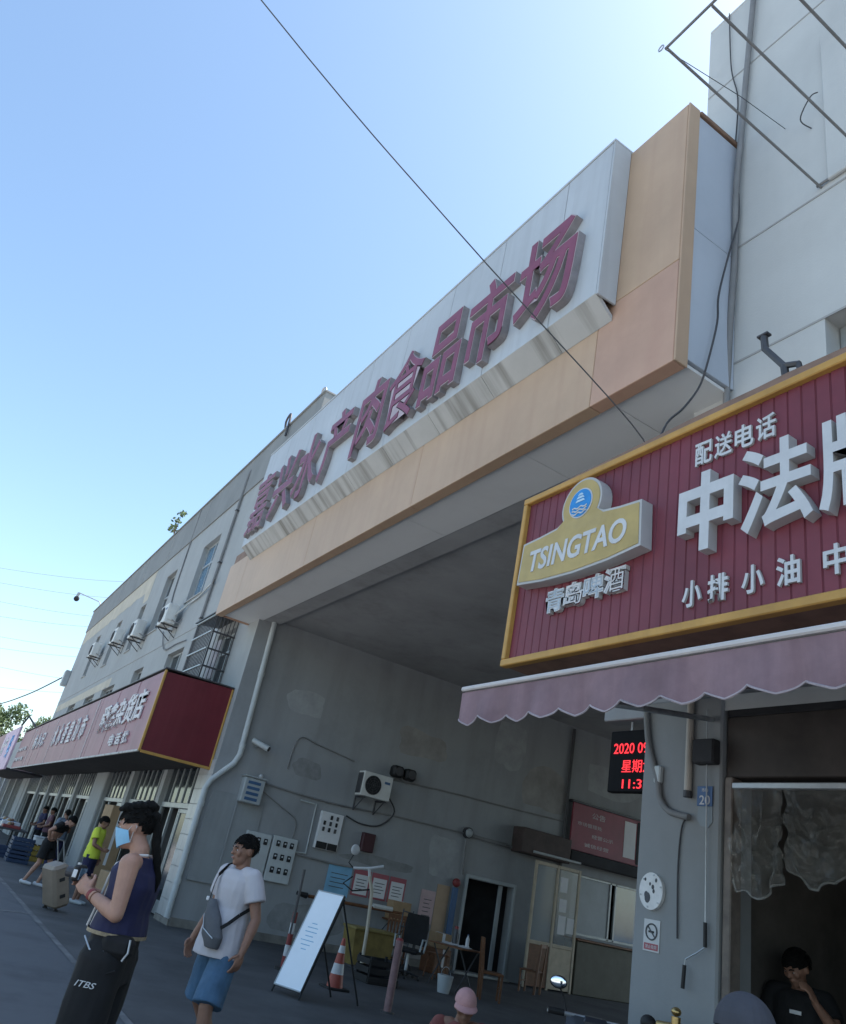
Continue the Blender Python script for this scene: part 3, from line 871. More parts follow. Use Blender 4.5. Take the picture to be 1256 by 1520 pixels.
# sign of the next building at the far left
s2 = thing('neighbour_sign', 'pale pink shop sign at the far left edge beyond the red box sign', 'sign', (-52, 3.2, 3))
for a, b, mt in ((-62, -52, m_red_old), (-52, -44.6, M('washed_pink_board', (.58, .42, .52), .6, var=.2, vs=1.5, streak=.3, dirt=(.4, .3, .5)))):
    MB().box(a, b - .02, 3.35, 3.45, 2.95, 5.05, .01).build('panel', mt, s2)
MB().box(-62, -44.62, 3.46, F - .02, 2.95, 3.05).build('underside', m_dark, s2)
glyph('character', '鲜', (-46.6, 3.348, 4.1), 1.4, 1.2, X, Z, .02, m_logo_blue, m_logo_blue, s2, offset=.01)
glyph('character', '水产', (-50, 3.348, 4.2), 3.0, 1.0, X, Z, .02, m_white, m_white, s2, offset=.01)
br = MB().tube([(-44.5, 3.35, 5.06), (-44.3, 3.5, 5.55), (-43.6, 3.9, 5.1)], .05, 6).build('bracket', m_darksteel, s2)

# low building carrying it
nbld = thing('neighbour_building', 'low row of shops at the far left behind the pink sign', 'building', (-64, F, 0))
sh2 = [(-56.4, -53.0), (-60.4, -57.0), (-64.4, -61.0), (-68.4, -65.0)]
mb = MB()
wall_cells(mb, (-78, F, 0), X, Z, 27.2, 5.6, [(a + 78, b + 78, 0, 3.1) for a, b in sh2], (0, .25, 0))
mb.quad((-50.8, F, 0), (-50.8, 14, 0), (-50.8, 14, 5.6), (-50.8, F, 5.6)).quad((-78, F, 5.6), (-50.8, F, 5.6), (-50.8, 14, 5.6), (-78, 14, 5.6))
mb.build('wall', m_facade, nbld)
for a, b in sh2:
    for i in range(5):
        x = a + .1 + (b - a - .2) * i / 4
        MB().box(x - .04, x + .04, F + .1, F + .16, 0, 3.098).build('door_post', m_alu, nbld)
    MB().box(a + .002, b - .002, F + .26, 9, .02, 3.09).build('shop_interior', m_dark, nbld)
# ------------------------------------------------------------------ facade fittings
def make_ac(label, group):
    a = thing('air_conditioner', label, 'air conditioner', (0, 0, 0), group)
    MB().box(-.43, .43, -.16, .16, 0, .60, .015).build('case', m_ac, a, local=True)
    g = MB()
    g.prism([(.235 * math.cos(2 * math.pi * i / 28), .235 * math.sin(2 * math.pi * i / 28)) for i in range(28)], (-.12, -.161, .30), X, Z, (0, -.008, 0))
    fo = g.build('fan_opening', m_black, a, local=True)
    ri = MB()
    for r_ in (.06, .115, .17, .225):
        ri.tube([(-.12 + r_ * math.cos(2 * math.pi * i / 24), -.178, .30 + r_ * math.sin(2 * math.pi * i / 24)) for i in range(25)], .004, 4, caps=False)
    for k in range(4):
        an = math.pi * k / 4
        ri.tube([(-.12 - .23 * math.cos(an), -.180, .30 - .23 * math.sin(an)), (-.12 + .23 * math.cos(an), -.180, .30 + .23 * math.sin(an))], .004, 4)
    ri.build('fan_guard', m_darksteel, fo, local=True)
    MB().box(.20, .36, -.166, -.1605, .40, .46).build('badge', m_blueplastic, a, local=True)
    MB().box(.431, .45, -.1, .1, .1, .5, .004).build('service_cover', m_ac, a, local=True)
    MB().box(-.449, -.431, -.13, .13, .05, .55, .004).build('side_grille', m_darksteel, a, local=True)
    for x in (-.3, .3):
        b = MB().box(x - .02, x + .02, -.2, .34, -.045, -.004, .004)
        b.box(x - .02, x + .02, .30, .338, -.35, -.046, .004)
        b.tube([(x, -.12, -.045), (x, .30, -.33)], .014, 6)
        b.build('bracket', m_darksteel, a, local=True)
    MB().tube([(.452, .05, .12), (.52, .06, .1), (.56, .2, .05), (.56, .33, .25)], .018, 6).build('pipe', m_greycable, a, local=True)
    return a
ac0 = make_ac('air conditioner unit below the blue-paned upper window', 'air conditioners on the left building')
ACL = [((-25.9, 4.86, 7.66), 'largest wall air conditioner, nearest the drainpipe on the left facade', 1.12),
       ((-30.9, 4.86, 8.0), 'second wall air conditioner from the gateway on the left facade', 1.12),
       ((-35.2, 4.86, 8.42), 'third wall air conditioner from the gateway on the left facade', 1.08),
       ((-40.7, 4.86, 8.58), 'farthest wall air conditioner from the gateway on the left facade', 1.1)]
for i, (p, lb, s) in enumerate(ACL):
    o = ac0 if i == 0 else copy_tree(ac0)
    o.location = p; o['label'] = lb; o.scale = (s, s, s)
o = copy_tree(ac0)
o.location = (LW + .36, 8.88, 3.22); o.rotation_euler = (0, 0, R(90)); o['label'] = 'air conditioner on the shaded passage wall beside twin speakers'; o['group'] = 'air conditioner in the passage'; o.scale = (.9, .9, .9)

# security cage
cg = thing('window_cage', 'rusty steel security cage over a window above the red box sign', 'window cage', (-19.45, F, 4.9))
cx0, cx1, cy, cz0, cz1 = -20.3, -18.62, 4.6, 4.9, 6.62
rod = lambda a, b, r=.016, m=m_darksteel, nm='bar': MB().tube([a, b], r, 6).build(nm, m, cg)
for z in (cz0, 5.33, 5.76, 6.19, cz1):
    MB().box(cx0, cx1, cy - .02, cy + .02, z - .02, z + .02, .004).build('rail', m_alu, cg)
    MB().box(cx1 - .018, cx1 + .018, cy + .021, F - .004, z - .02, z + .02, .004).build('rail', m_darksteel, cg)
for i in range(13):
    x = cx0 + (cx1 - cx0) * i / 12
    rod((x, cy + .03, cz0), (x, cy + .03, cz1), .012, m_darksteel)
for i in range(7):
    y = cy + .05 + (F - cy - .07) * i / 6
    rod((cx1, y, cz0), (cx1, y, cz1), .011)
MB().prism([(cy - .05, cz1 + .03), (F - .004, cz1 + .1), (F - .004, cz1 + .13), (cy - .05, cz1 + .06)], (cx0 - .05, 0, 0), Y, Z, (cx1 - cx0 + .1, 0, 0)).build('cover_sheet', m_darksteel, cg)
MB().box(cx0 + .05, cx1 - .05, cy + .1, cy + .5, cz0 + .0, cz0 + .03).build('floor_tray', m_darksteel, cg)
cl = MB()
for i in range(24):
    a = -19.3 + i * .022; b = a + .022
    y0, y1 = 4.95 + .03 * math.sin(i * 1.1), 4.95 + .03 * math.sin((i + 1) * 1.1)
    cl.quad((a, y0, 5.15 + .02 * math.sin(i)), (b, y1, 5.15 + .02 * math.sin(i + 1)), (b, y1, 6.1), (a, y0, 6.1))
tag(cl.build('hanging_laundry', m_tee, None, smooth=60), 'pale cloth hung to dry inside the window cage', 'laundry')

def wire(name, pts, r, m, label, cat='cable', group=None, n=6, sm=True):
    # smooth polyline
    p = [Vector(q) for q in pts]
    out = []
    for i in range(len(p) - 1):
        a, b, c, d = p[max(i - 1, 0)], p[i], p[i + 1], p[min(i + 2, len(p) - 1)]
        k = 6 if sm else 1
        for j in range(k):
            t = j / k
            out.append(0.5 * ((2 * b) + (c - a) * t + (2 * a - 5 * b + 4 * c - d) * t * t + (3 * b - a - 3 * c + d) * t ** 3) if sm else b)
    out.append(p[-1])
    return tag(MB().tube(out, r, n).build(name, m, None, smooth=60), label, cat, group)
# downpipe with clips on the facade
dp = thing('drainpipe', 'thin dark drainpipe running down the left facade beside the blue-paned window', 'drainpipe', (-22.5, F - .06, 4.8))
MB().tube([(-22.5, F - .06, 4.8), (-22.5, F - .06, 12.3), (-22.5, F - .02, 12.5)], .045, 8).build('pipe', m_greycable, dp, smooth=True)
for z in (5.6, 7.4, 9.2, 11):
    MB().box(-22.57, -22.43, F - .115, F - .004, z - .02, z + .02, .004).build('clip', m_darksteel, dp)
MB().tube([(-22.45, F - .06, 8.5), (-22.1, F - .15, 8.52)], .02, 6).build('stub', m_darksteel, dp)
wire('wall_cable', [(-28.25, F - .05, 12.9), (-28.2, F - .03, 11), (-28.0, F - .03, 9.4), (-27.6, F - .03, 8.7), (-26.9, F - .03, 8.2)], .025, m_greycable, 'black cable dropping from the parapet to the nearest wall air conditioner')
wire('wall_hose', [(-25.4, 4.95, 7.95), (-24.8, F - .06, 8.3), (-23.8, F - .05, 8.35), (-22.5, F - .1, 8.5)], .03, m_pvc, 'pale hose looping from an air conditioner to the drainpipe', 'hose')
wire('wall_hose', [(-27.4, F - .04, 7.8), (-26.3, F - .04, 7.0), (-24.7, F - .04, 6.95), (-23.6, F - .04, 6.9)], .018, m_greycable, 'thin drooping hose above the lower window', 'hose')
# large pvc duct at the passage corner
dc = thing('pvc_duct', 'thick pale plastic duct cranking down the corner of the passage wall', 'pipe', (LW + .1, 5.3, 0))
MB().tube([(LW + .1, 5.55, 6.45), (LW + .1, 5.62, 3.42), (LW + .1, 5.55, 3.22), (LW + .1, 5.16, 2.78), (LW + .1, 5.09, 2.6), (LW + .1, 5.1, .15)], .062, 12).build('pipe', m_pvc, dc, smooth=60)
for y, z in ((5.58, 5.2), (5.62, 3.6), (5.1, 2.3), (5.1, .8)):
    MB().tube([(LW + .1, y, z - .05), (LW + .1, y, z + .05)], .072, 12).build('collar', m_pvc, dc, smooth=True)
# roof hooks, plant
wire('roof_hook', [(-17.6, 5.25, 12.9), (-17.55, 5.2, 13.2), (-17.35, 5.2, 13.2), (-17.2, 5.2, 12.98)], .03, m_steel, 'small bent pipe at the roof corner above the sign', 'pipe')
wire('roof_hook', [(-20.2, 5.25, 12.95), (-20.1, 5.15, 13.3), (-19.6, 5.1, 13.3), (-19.5, 5.1, 12.5)], .035, m_darksteel, 'dark pipe bent over the parapet left of the white sign', 'pipe')
def leaf_cloud(mb, c, r, n, size, seed, flat=.75):
    rnd = random.Random(seed)
    for _ in range(n):
        while True:
            p = Vector((rnd.uniform(-1, 1), rnd.uniform(-1, 1), rnd.uniform(-1, 1)))
            if p.length < 1 and (p.length > .45 or rnd.random() < .3):
                break
        q = Vector(c) + Vector((p.x * r[0], p.y * r[1], p.z * r[2]))
        s = size * rnd.uniform(.6, 1.3)
        a = Vector((rnd.gauss(0, 1), rnd.gauss(0, 1), rnd.gauss(0, flat))).normalized()
        b = a.orthogonal().normalized()
        b.rotate(Matrix.Rotation(rnd.uniform(0, 6.28), 3, a))
        w = a.cross(b)
        mb.add([q - b * s, q + w * s * .45, q + b * s, q - w * s * .45], [(0, 1, 2, 3)], rnd.randrange(3))
m_leaf = [M('leaf_green', (.095, .14, .05), .6, var=.3, vs=3), M('leaf_light', (.13, .17, .07), .6, var=.3, vs=3), M('leaf_dark', (.06, .095, .04), .6, var=.3, vs=3)]
m_bark = M('bark', (.12, .09, .07), .9, var=.3, vs=6)
wp = thing('roof_weed', 'small weed growing on the roof edge of the left building', 'plant', (-32.3, 5.15, 12.96))
for k, (dx, dz) in enumerate(((-.6, .45), (.1, .6), (.7, .75), (-.1, .3))):
    MB().tube([(-32.3, 5.15, 12.96), (-32.3 + dx * .5, 5.1, 12.96 + dz * .8), (-32.3 + dx, 5.05, 12.96 + dz)], [.015, .012, .006], 5).build('stem', m_bark, wp)
    lm = MB()
    leaf_cloud(lm, (-32.3 + dx, 5.05, 12.98 + dz), (.3, .2, .16), 26, .1, k)
    lm.build('leaves', m_leaf, wp)
# cctv on a boom
cc = thing('cctv_boom', 'security camera on a long thin arm at the far roof corner', 'security camera', (-49.4, F, 13))
MB().tube([(-49.2, F + .1, 12.97), (-49.3, F - .1, 13.3), (-50.6, 3.95, 13.75)], .035, 8).build('arm', m_steel, cc)
MB().tube([(-50.6, 3.95, 13.75), (-50.62, 3.93, 13.5)], .09, 10).build('mount', m_frame, cc, smooth=True)
MB().ball((-50.62, 3.93, 13.36), .17, 14, 8).build('dome', m_black, cc, smooth=180)
jb = thing('junction_box', 'grey cable junction box at the far edge of the left building', 'junction box', (-50.4, 5.0, 8.3))
MB().box(-50.75, -50.1, 4.9, F - .002, 8.2, 9.1, .02).build('case', m_frame, jb)
MB().box(-50.68, -50.17, 4.87, 4.898, 8.28, 9.0, .008).build('lid', m_ac, jb)
wire('overhead_cable', [(-50.6, 4.95, 8.75), (-60, 4.1, 8.3), (-74, 3.0, 8.4), (-95, 1.2, 9.4)], .04, m_cable, 'black cable sagging left from the junction box')
wire('overhead_wire', [(-4.22, 4.13, 5.24), (-4.28, 4.05, 5.56), (-4.85, 2.2, 7.05), (-5.45, -.11, 8.91), (-6.9, -5.6, 13.8), (-8.2, -10.5, 18.4)], .007, m_cable, 'black wire crossing the sky diagonally to the top of the maroon sign', 'wire')
PL = [(30.26, 32.63, -1.55, 11.73), (28.3, 30.26, -.76, 12.61), (25.83, 27.11, .24, 10.85), (23.92, 25.75, 1.02, 12.33), (21.33, 22.48, 2.07, 11.65), (19.88, 21.32, 2.66, 12.09), (17.52, 18.12, 3.62, 11.91), (15.02, 16.26, 4.63, 12.16)]
ORD = ['topmost', 'second', 'third', 'fourth', 'fifth', 'sixth', 'seventh', 'lowest']
for i, (za, zb, ya, yb) in enumerate(PL):
    g = (zb - za) / (yb - ya)
    pts = [(-120, y, za + g * (y - ya) + .004 * (y - ya) ** 2) for y in (-25, -10, 3, 15, 30, 45)]
    wire('power_line', pts, .022, m_greycable, f'{ORD[i]} of the thin power lines in the sky left of the building', 'power line', 'power lines far left')

# tower cables and pipe frame
wire('cable_bundle', [(-3.86, F - .05, 12.95), (-3.88, F - .06, 12.5), (-4.0, F - .05, 10.8), (-4.03, F - .06, 10.1), (-4.06, F - .09, 9.2), (-4.09, F - .06, 8.2), (-4.1, F - .09, 7.4), (-4.15, F - .06, 6.5), (-4.15, F - .08, 5.4)], .034, m_greycable, 'thick black cable bundle running down the pale tower wall', n=8)
wire('loop_cable', [(-4.04, F - .08, 9.1), (-4.05, 5.13, 8.68), (-4.06, 4.99, 8.03), (-4.06, 4.87, 7.44), (-4.06, 4.86, 7.08), (-4.06, 4.74, 6.5), (-4.13, 4.72, 6.25), (-4.15, 4.55, 5.93), (-4.2, 4.4, 5.7), (-4.19, 4.25, 5.28)], .011, m_cable, 'thin slack cable looping from the tower to the maroon sign')
wire('thin_wire', [(-4.28, F - .02, 12.85), (-4.22, F - .03, 11.6), (-4.12, F - .02, 10.9), (-4.14, F - .02, 10.1)], .008, m_cable, 'fine wire hanging beside the thick cable bundle on the tower')
pf = thing('pipe_frame', 'horizontal steel pipe frame cantilevered from the tower wall', 'pipe frame', (-2.5, F, 8.45))
for x in (-3.13, -2.66, -2.2, -1.7):
    MB().tube([(x, 3.01, 8.45), (x, F - .004, 8.45)], .013, 8).build('rod', m_greycable, pf, smooth=True)
MB().tube([(-3.15, 3.0, 8.468), (-1.2, 3.0, 8.468)], .013, 8).build('rod', m_greycable, pf, smooth=True)
MB().tube([(-3.16, F - .03, 8.468), (-1.2, F - .03, 8.468)], .015, 8).build('rod', m_greycable, pf, smooth=True)
MB().tube([(-3.17 + .03 * math.cos(i * .5236), 2.97, 8.47 + .03 * math.sin(i * .5236)) for i in range(13)], .006, 5).build('ring', m_steel, pf)
MB().tube([(-3.15, 3.0, 8.46), (-3.3, 4.2, 9.1), (-3.5, F - .01, 9.7)], .004, 4).build('stay_wire', m_cable, pf)
sb = thing('sign_bracket', 'forked dark steel bracket standing on top of the maroon sign', 'bracket', (-2.95, 4.35, 5.3))
MB().tube([(-2.93, 4.34, 5.22), (-2.98, 4.34, 5.66), (-3.13, 4.32, 5.9), (-3.14, 4.32, 6.03)], .03, 6).build('arm', m_darksteel, sb)
MB().tube([(-2.97, 4.34, 5.66), (-2.86, 4.34, 5.62), (-2.8, 4.34, 5.3)], .025, 6).build('stay', m_darksteel, sb)
MB().box(-3.19, -3.09, 4.29, 4.35, 6.03, 6.05, .004).build('plate', m_darksteel, sb)
wire('hook_wire', [(-3.2, F - .01, 9.4), (-3.25, F - .12, 9.5), (-3.12, F - .14, 9.7), (-3.06, F - .1, 9.75)], .007, m_cable, 'bent wire hook on the tower wall by the pipe frame', 'hook')

# ------------------------------------------------------------------ passage wall fittings
W = LW + .002
eb = thing('electrical_box', 'grey electrical box with blue stripes high on the passage wall', 'electrical box', (W, 6.1, 2.5))
MB().box(W, W + .24, 5.85, 6.32, 2.5, 3.02, .02).build('case', m_frame, eb)
for k in range(4):
    MB().box(W + .241, W + .25, 5.93, 6.22, 2.56 + k * .11, 2.62 + k * .11, .004).build('stripe', m_blueplastic, eb)
MB().box(W + .0, W + .28, 5.82, 6.35, 3.022, 3.05, .008).build('hood', m_frame, eb)
cv = thing('bullet_camera', 'grey bullet camera on the passage wall above the blue-striped box', 'security camera', (W, 5.85, 3.6))
MB().tube([(W, 5.95, 3.66), (W + .12, 5.95, 3.7)], .025, 8).build('mount', m_frame, cv)
MB().tube([(W + .10, 5.82, 3.78), (W + .32, 6.14, 3.66)], .06, 12).build('body', m_pvc, cv, smooth=True)
MB().tube([(W + .32, 6.14, 3.66), (W + .335, 6.16, 3.652)], .05, 12).build('lens', m_black, cv)
tag(MB().ball((W + .05, 6.24, 3.1), (.05, .05, .05), 12, 8).tube([(W, 6.24, 3.1), (W + .05, 6.24, 3.1)], .03, 8).build('wall_sensor', m_white, None, smooth=True), 'small white dome sensor on the passage wall', 'sensor')
def meters(y0, y1, z0, z1, rows, label):
    t = thing('meter_board', label, 'meter board', (W, y0, z0))
    MB().box(W, W + .09, y0, y1, z0, z1, .01).build('panel', m_pvc, t)
    for r_ in range(rows):
        for c_ in range(3):
            yy = y0 + (y1 - y0) * (.22 + .28 * c_); zz = z1 - (z1 - z0) * (.16 + .29 * r_)
            wn_ = MB().box(W + .0905, W + .11, yy - .045, yy + .045, zz - .06, zz + .06, .012).build('meter_window', m_black, t)
            MB().box(W + .1105, W + .114, yy - .02, yy + .02, zz - .0, zz + .03).build('dial', m_white, wn_)
    return t
meters(6.88, 7.46, 1.12, 2.02, 3, 'grey meter board with nine dark windows on the passage wall')
t = meters(6.26, 6.84, 1.05, 2.0, 1, 'pale meter cabinet behind the man in white')
MB().box(W + .09, W + .094, 6.32, 6.78, 1.12, 1.6).build('door', m_tile, t)
sx = thing('switch_cabinet', 'white switch cabinet with dark slots below the air conditioner', 'switch cabinet', (W, 8.1, 1.9))
MB().box(W, W + .1, 7.86, 8.42, 1.95, 2.73, .01).build('panel', m_paper, sx)
for r_, c_ in ((0, 0), (0, 1), (0, 2), (1, 0), (1, 1), (1, 2), (2, 1), (2, 2)):
    MB().box(W + .101, W + .115, 7.94 + c_ * .15, 8.0 + c_ * .15, 2.32 + r_ * .13, 2.41 + r_ * .13, .006).build('slot', m_black if (r_ + c_) % 2 else m_darksteel, sx)
MB().box(W + .02, W + .12, 7.88, 8.14, 1.96, 2.1, .008).build('socket_box', m_black, sx)
MB().box(W + .02, W + .12, 8.16, 8.4, 1.96, 2.1, .008).build('socket_box', m_black, sx)
sp = thing('twin_speakers', 'pair of dark loudspeakers beside the passage air conditioner', 'speakers', (W, 9.7, 3.9))
for yy in (9.5, 9.86):
    s_ = MB().box(W + .05, W + .3, yy - .15, yy + .15, 3.84, 4.1, .05).build('speaker', m_black, sp)
    MB().tube([(W + .301, yy, 3.97), (W + .31, yy, 3.97)], .1, 16).build('cone', m_darksteel, s_)
MB().box(W, W + .05, 9.45, 9.9, 3.93, 4.0).build('bracket', m_darksteel, sp)
tag(MB().box(W, W + .12, 9.0, 9.33, 2.1, 2.5, .015).build('control_box', M('dark_red_box', (.06, .02, .025), .5), None), 'dark red box on the passage wall above the round mirror', 'control box')
cb = lambda nm, pts, lab, r=.016, m=m_greycable: wire(nm, pts, r, m, lab)
cb('wall_cable', [(W + .03, 6.3, 2.99), (W + .03, 8, 2.93), (W + .03, 9.8, 3.0), (W + .03, 11.5, 3.02), (W + .03, 13.2, 3.03)], 'lower long grey cable along the passage wall', .022)
cb('wall_cable', [(W + .03, 9.4, 3.78), (W + .03, 11, 3.86), (W + .03, 13, 3.9), (W + .03, 15, 3.95)], 'upper cable running right from the passage air conditioner', .022)
cb('wall_cable', [(W + .03, 8.4, 3.95), (W + .03, 7.4, 4.08), (W + .03, 6.9, 4.1), (W + .03, 6.8, 3.4)], 'cable bending left from the passage air conditioner', .014)
cb('wall_cable', [(W + .06, 9.32, 3.5), (W + .04, 9.72, 3.1), (W + .04, 9.4, 2.72), (W + .04, 8.9, 2.66), (W + .03, 8.5, 2.75)], 'slack cable looping under the passage air conditioner', .018, m_cable)
cb('wall_cable', [(W + .03, 6.3, 2.85), (W + .03, 6.9, 2.6), (W + .03, 7.3, 2.4), (W + .03, 7.33, 2.0)], 'cable drooping from the striped box to the meter board', .012)
wire('conduit', [(W + .03, 7.3, 2.83), (W + .03, 7.7, 2.83), (W + .03, 7.72, 1.8), (W + .03, 7.45, 1.78)], .02, m_pvc, 'white conduit elbow left of the switch cabinet', 'conduit', sm=False)
cb('wall_cable', [(W + .03, 7.5, 1.75), (W + .03, 8.4, 1.72), (W + .03, 9, 1.74)], 'dark pipe below the switch cabinet', .025)
cb('wall_pipe', [(W + .04, 12.0, 3.0), (W + .04, 13.0, 2.98), (W + .04, 13.35, 2.98)], 'grey pipe running right from the round wall lamp', .035)
cb('wall_pipe', [(W + .04, 11.9, 2.95), (W + .04, 11.92, 2.3), (W + .04, 11.95, 2.1)], 'grey pipe running down from the round wall lamp', .02)
lp = thing('wall_lamp', 'round dark bulkhead lamp on the passage wall above the doorway', 'lamp', (W, 11.9, 2.95))
MB().tube([(W, 11.9, 3.05), (W + .1, 11.9, 3.05)], .13, 16).build('base', m_darksteel, lp, smooth=True)
MB().ball((W + .1, 11.9, 3.05), (.09, .105, .105), 14, 8).build('glass', m_frame, lp, smooth=180)
cb('wall_pipe', [(W + .05, 15.0, .1), (W + .05, 15.0, 3), (W + .05, 15.0, 6.45)], 'dark vertical pipe left of the red notice board', .045, m_darksteel)
# red notice board
nb_ = thing('notice_board', 'large dark red notice board with white text deep in the passage', 'notice board', (W, 16.6, 3.3))
MB().box(W + .1, W + .16, 15.15, 18.1, 3.3, 4.5, .01).build('board', M('notice_red', (.22, .04, .06), .5, var=.15), nb_)
MB().box(W + .161, W + .168, 17.1, 17.55, 3.45, 4.4).build('white_panel', m_paper, nb_)
MB().box(W + .161, W + .172, 17.6, 18.08, 3.34, 4.46).build('dark_panel', m_dark, nb_)
fr = MB().box(W + .0, W + .18, 15.1, 18.15, 4.502, 4.56, .01).build('hood', m_darksteel, nb_)
MB().box(W + .0, W + .3, 15.1, 18.6, 3.0, 3.28, .02).build('ledge', m_dark, nb_)
for k, (s_, yc, zc, w_, h_) in enumerate((('公告', 16.1, 4.28, .5, .16), ('市场管理处', 15.8, 4.0, .9, .1), ('经营公示', 16.3, 3.75, .8, .1), ('诚信经营', 16.1, 3.5, .9, .1))):
    glyph('text_line', s_, (W + .1605, yc, zc), w_, h_, Y, Z, .003, m_old_letter, m_old_letter, nb_)
sh = thing('shelf_box', 'dark brown shutter box projecting from the passage wall above the booth', 'shutter box', (W, 14.3, 2.85))
MB().box(W, W + .45, 13.32, 14.96, 2.9, 3.5, .02).build('case', M('dark_brown_box', (.07, .05, .045), .7, var=.3), sh)
MB().tube([(W + .47, 13.7, 2.98), (W + .47, 15.3, 2.98)], .03, 8).build('tube_lamp', m_pvc, sh, smooth=True)
# posters
def poster(y0, y1, z0, z1, mat, label, border=None, lines=0, cat='poster'):
    t = thing('poster', label, cat, (W, (y0 + y1) / 2, z0), 'notices on the passage wall')
    if border:
        MB().box(W, W + .012, y0, y1, z0, z1).build('border', border, t)
        MB().box(W + .0125, W + .016, y0 + .04, y1 - .04, z0 + .04, z1 - .1).build('sheet', mat, t)
    else:
        MB().box(W, W + .012, y0, y1, z0, z1).build('sheet', mat, t)
    for k in range(lines):
        zz = z1 - .2 - k * (z1 - z0 - .28) / max(lines, 1)
        MB().box(W + .0165, W + .018, y0 + .09, y1 - .09 - .05 * (k % 2), zz - .008, zz + .008).build('text_line', m_greycloth, t)
m_certred = M('certificate_red', (.36, .10, .12), .6)
m_skyblue = M('poster_blue', (.20, .42, .60), .6, var=.15)
poster(8.36, 8.96, 1.1, 1.74, m_skyblue, 'pale blue information poster left of the red-bordered certificates', None, 4)
poster(9.02, 9.46, 1.18, 1.72, m_paper, 'left one of three red-bordered certificates on the passage wall', m_certred, 4)
poster(9.50, 9.94, 1.18, 1.72, m_paper, 'middle one of three red-bordered certificates on the passage wall', m_certred, 4)
poster(9.98, 10.42, 1.18, 1.72, m_paper, 'right one of three red-bordered certificates on the passage wall', m_certred, 4)
poster(10.88, 11.28, .9, 1.6, M('pinkish_paper', (.5, .36, .36), .7), 'pinkish notice left of the tan board', None, 5)
poster(11.30, 11.66, .72, 1.78, M('tan_board', (.42, .30, .20), .7), 'tan board on the wall beside the tall blue strip', None, 0, 'board')
bs_ = thing('blue_stand', 'tall blue board with round dark red knob beside the doorway', 'stand', (W + .1, 11.8, 0))
MB().box(W + .04, W + .09, 11.70, 11.86, .02, 1.78, .01).build('board', m_blueplastic, bs_)
MB().ball((W + .07, 11.78, 1.89), .1, 14, 8).build('knob', m_redpaint, bs_, smooth=180)
# handrail and shelf with carton
hr = thing('wall_rail', 'wooden rail along the passage wall behind the whiteboard', 'rail', (W, 8.9, .9))
MB().tube([(W + .3, 7.9, 1.0), (W + .3, 10.3, 1.02)], .035, 8).build('rail', m_wood, hr, smooth=True)
MB().tube([(W + .3, 7.86, 1.0), (W + .3, 7.62, 1.02)], [.06, .04], 8).build('end_grip', m_black, hr, smooth=True)
for yy in (8.2, 10.1):
    MB().tube([(W, yy, 1.01), (W + .3, yy, 1.01)], .02, 6).build('bracket', m_steel, hr)
MB().tube([(W + .3, 9.5, 1.06), (W + .3, 10.0, 1.06)], .05, 8).build('sleeve', m_ac, hr)
fsz = thing('wall_shelf', 'small wall shelf under the cardboard carton', 'shelf', (W, 10.2, .8))
MB().box(W, W + .35, 9.95, 10.55, .84, .87, .004).build('board', m_wood, fsz)
MB().tube([(W, 10.0, .6), (W + .3, 10.0, .84)], .012, 6).build('bracket', m_darksteel, fsz)
MB().tube([(W, 10.5, .6), (W + .3, 10.5, .84)], .012, 6).build('bracket', m_darksteel, fsz)
ca = thing('carton', 'brown cardboard carton on the wall shelf', 'box', (W + .17, 10.2, .871))
MB().box(W + .02, W + .32, 10.0, 10.48, .871, 1.25, .008).build('body', m_carton, ca)
MB().box(W + .01, W + .33, 10.20, 10.27, 1.2505, 1.255).build('tape', m_paper, ca)

# booth of glazed cream frames
bo = thing('glazed_booth', 'cream framed glazed booth with papers stuck on its panes', 'booth', (W + .5, 14.5, 0))
m_booth = M('cream_frame', (.45, .38, .28), .55, var=.15, vs=6)
bx = LW + .55
for y0 in (13.78, 14.50, 15.24):
    MB().box(bx - .03, bx + .03, y0 - .035, y0 + .035, .01, 2.8, .008).build('post', m_booth, bo)
for z in (2.76, .98):
    MB().box(bx - .028, bx + .028, 13.82, 14.462, z - .04, z + .04, .008).build('rail', m_booth, bo)
    MB().box(bx - .028, bx + .028, 14.54, 15.2, z - .04, z + .04, .008).build('rail', m_booth, bo)
MB().box(bx - .01, bx + .01, 13.82, 14.462, .05, .938).build('lower_panel', m_wood, bo)
MB().box(bx - .01, bx + .01, 14.54, 15.2, .05, .938).build('lower_panel', m_booth, bo)
m_clear = M('clear_pane', (.5, .55, .55), .05, alpha=.22, var=0)
for a, b in ((13.82, 14.46), (14.54, 15.2)):
    MB().box(bx - .004, bx + .004, a, b, 1.02, 2.72).build('pane', m_clear, bo)
for y0, z0, h in ((14.62, 2.2, .35), (14.64, 1.75, .3), (14.66, 1.25, .42), (14.95, 1.3, .35)):
    MB().box(bx + .005, bx + .008, y0, y0 + .24, z0, z0 + h).build('paper', m_paper, bo)
ct = thing('service_counter', 'dark olive counter under the office window deep in the passage', 'counter', (W + .3, 16.6, 0))
MB().box(W + .002, W + .5, 15.4, 19, .008, 1.2, .02).build('body', M('olive_counter', (.10, .095, .07), .6, var=.2), ct)
MB().box(W + .002, W + .56, 15.36, 19.04, 1.202, 1.25, .01).build('top', m_wood, ct)
def carton(loc, s, label, rz=0, m=m_carton):
    c = thing('carton', label, 'box', loc, None, rz)
    MB().box(-s[0] / 2, s[0] / 2, -s[1] / 2, s[1] / 2, 0, s[2], .01).build('body', m, c, local=True)
    MB().box(-s[0] / 2 - .002, s[0] / 2 + .002, -.035, .035, s[2] * .3, s[2] + .003).build('tape', m_paper, c, local=True)
    return c
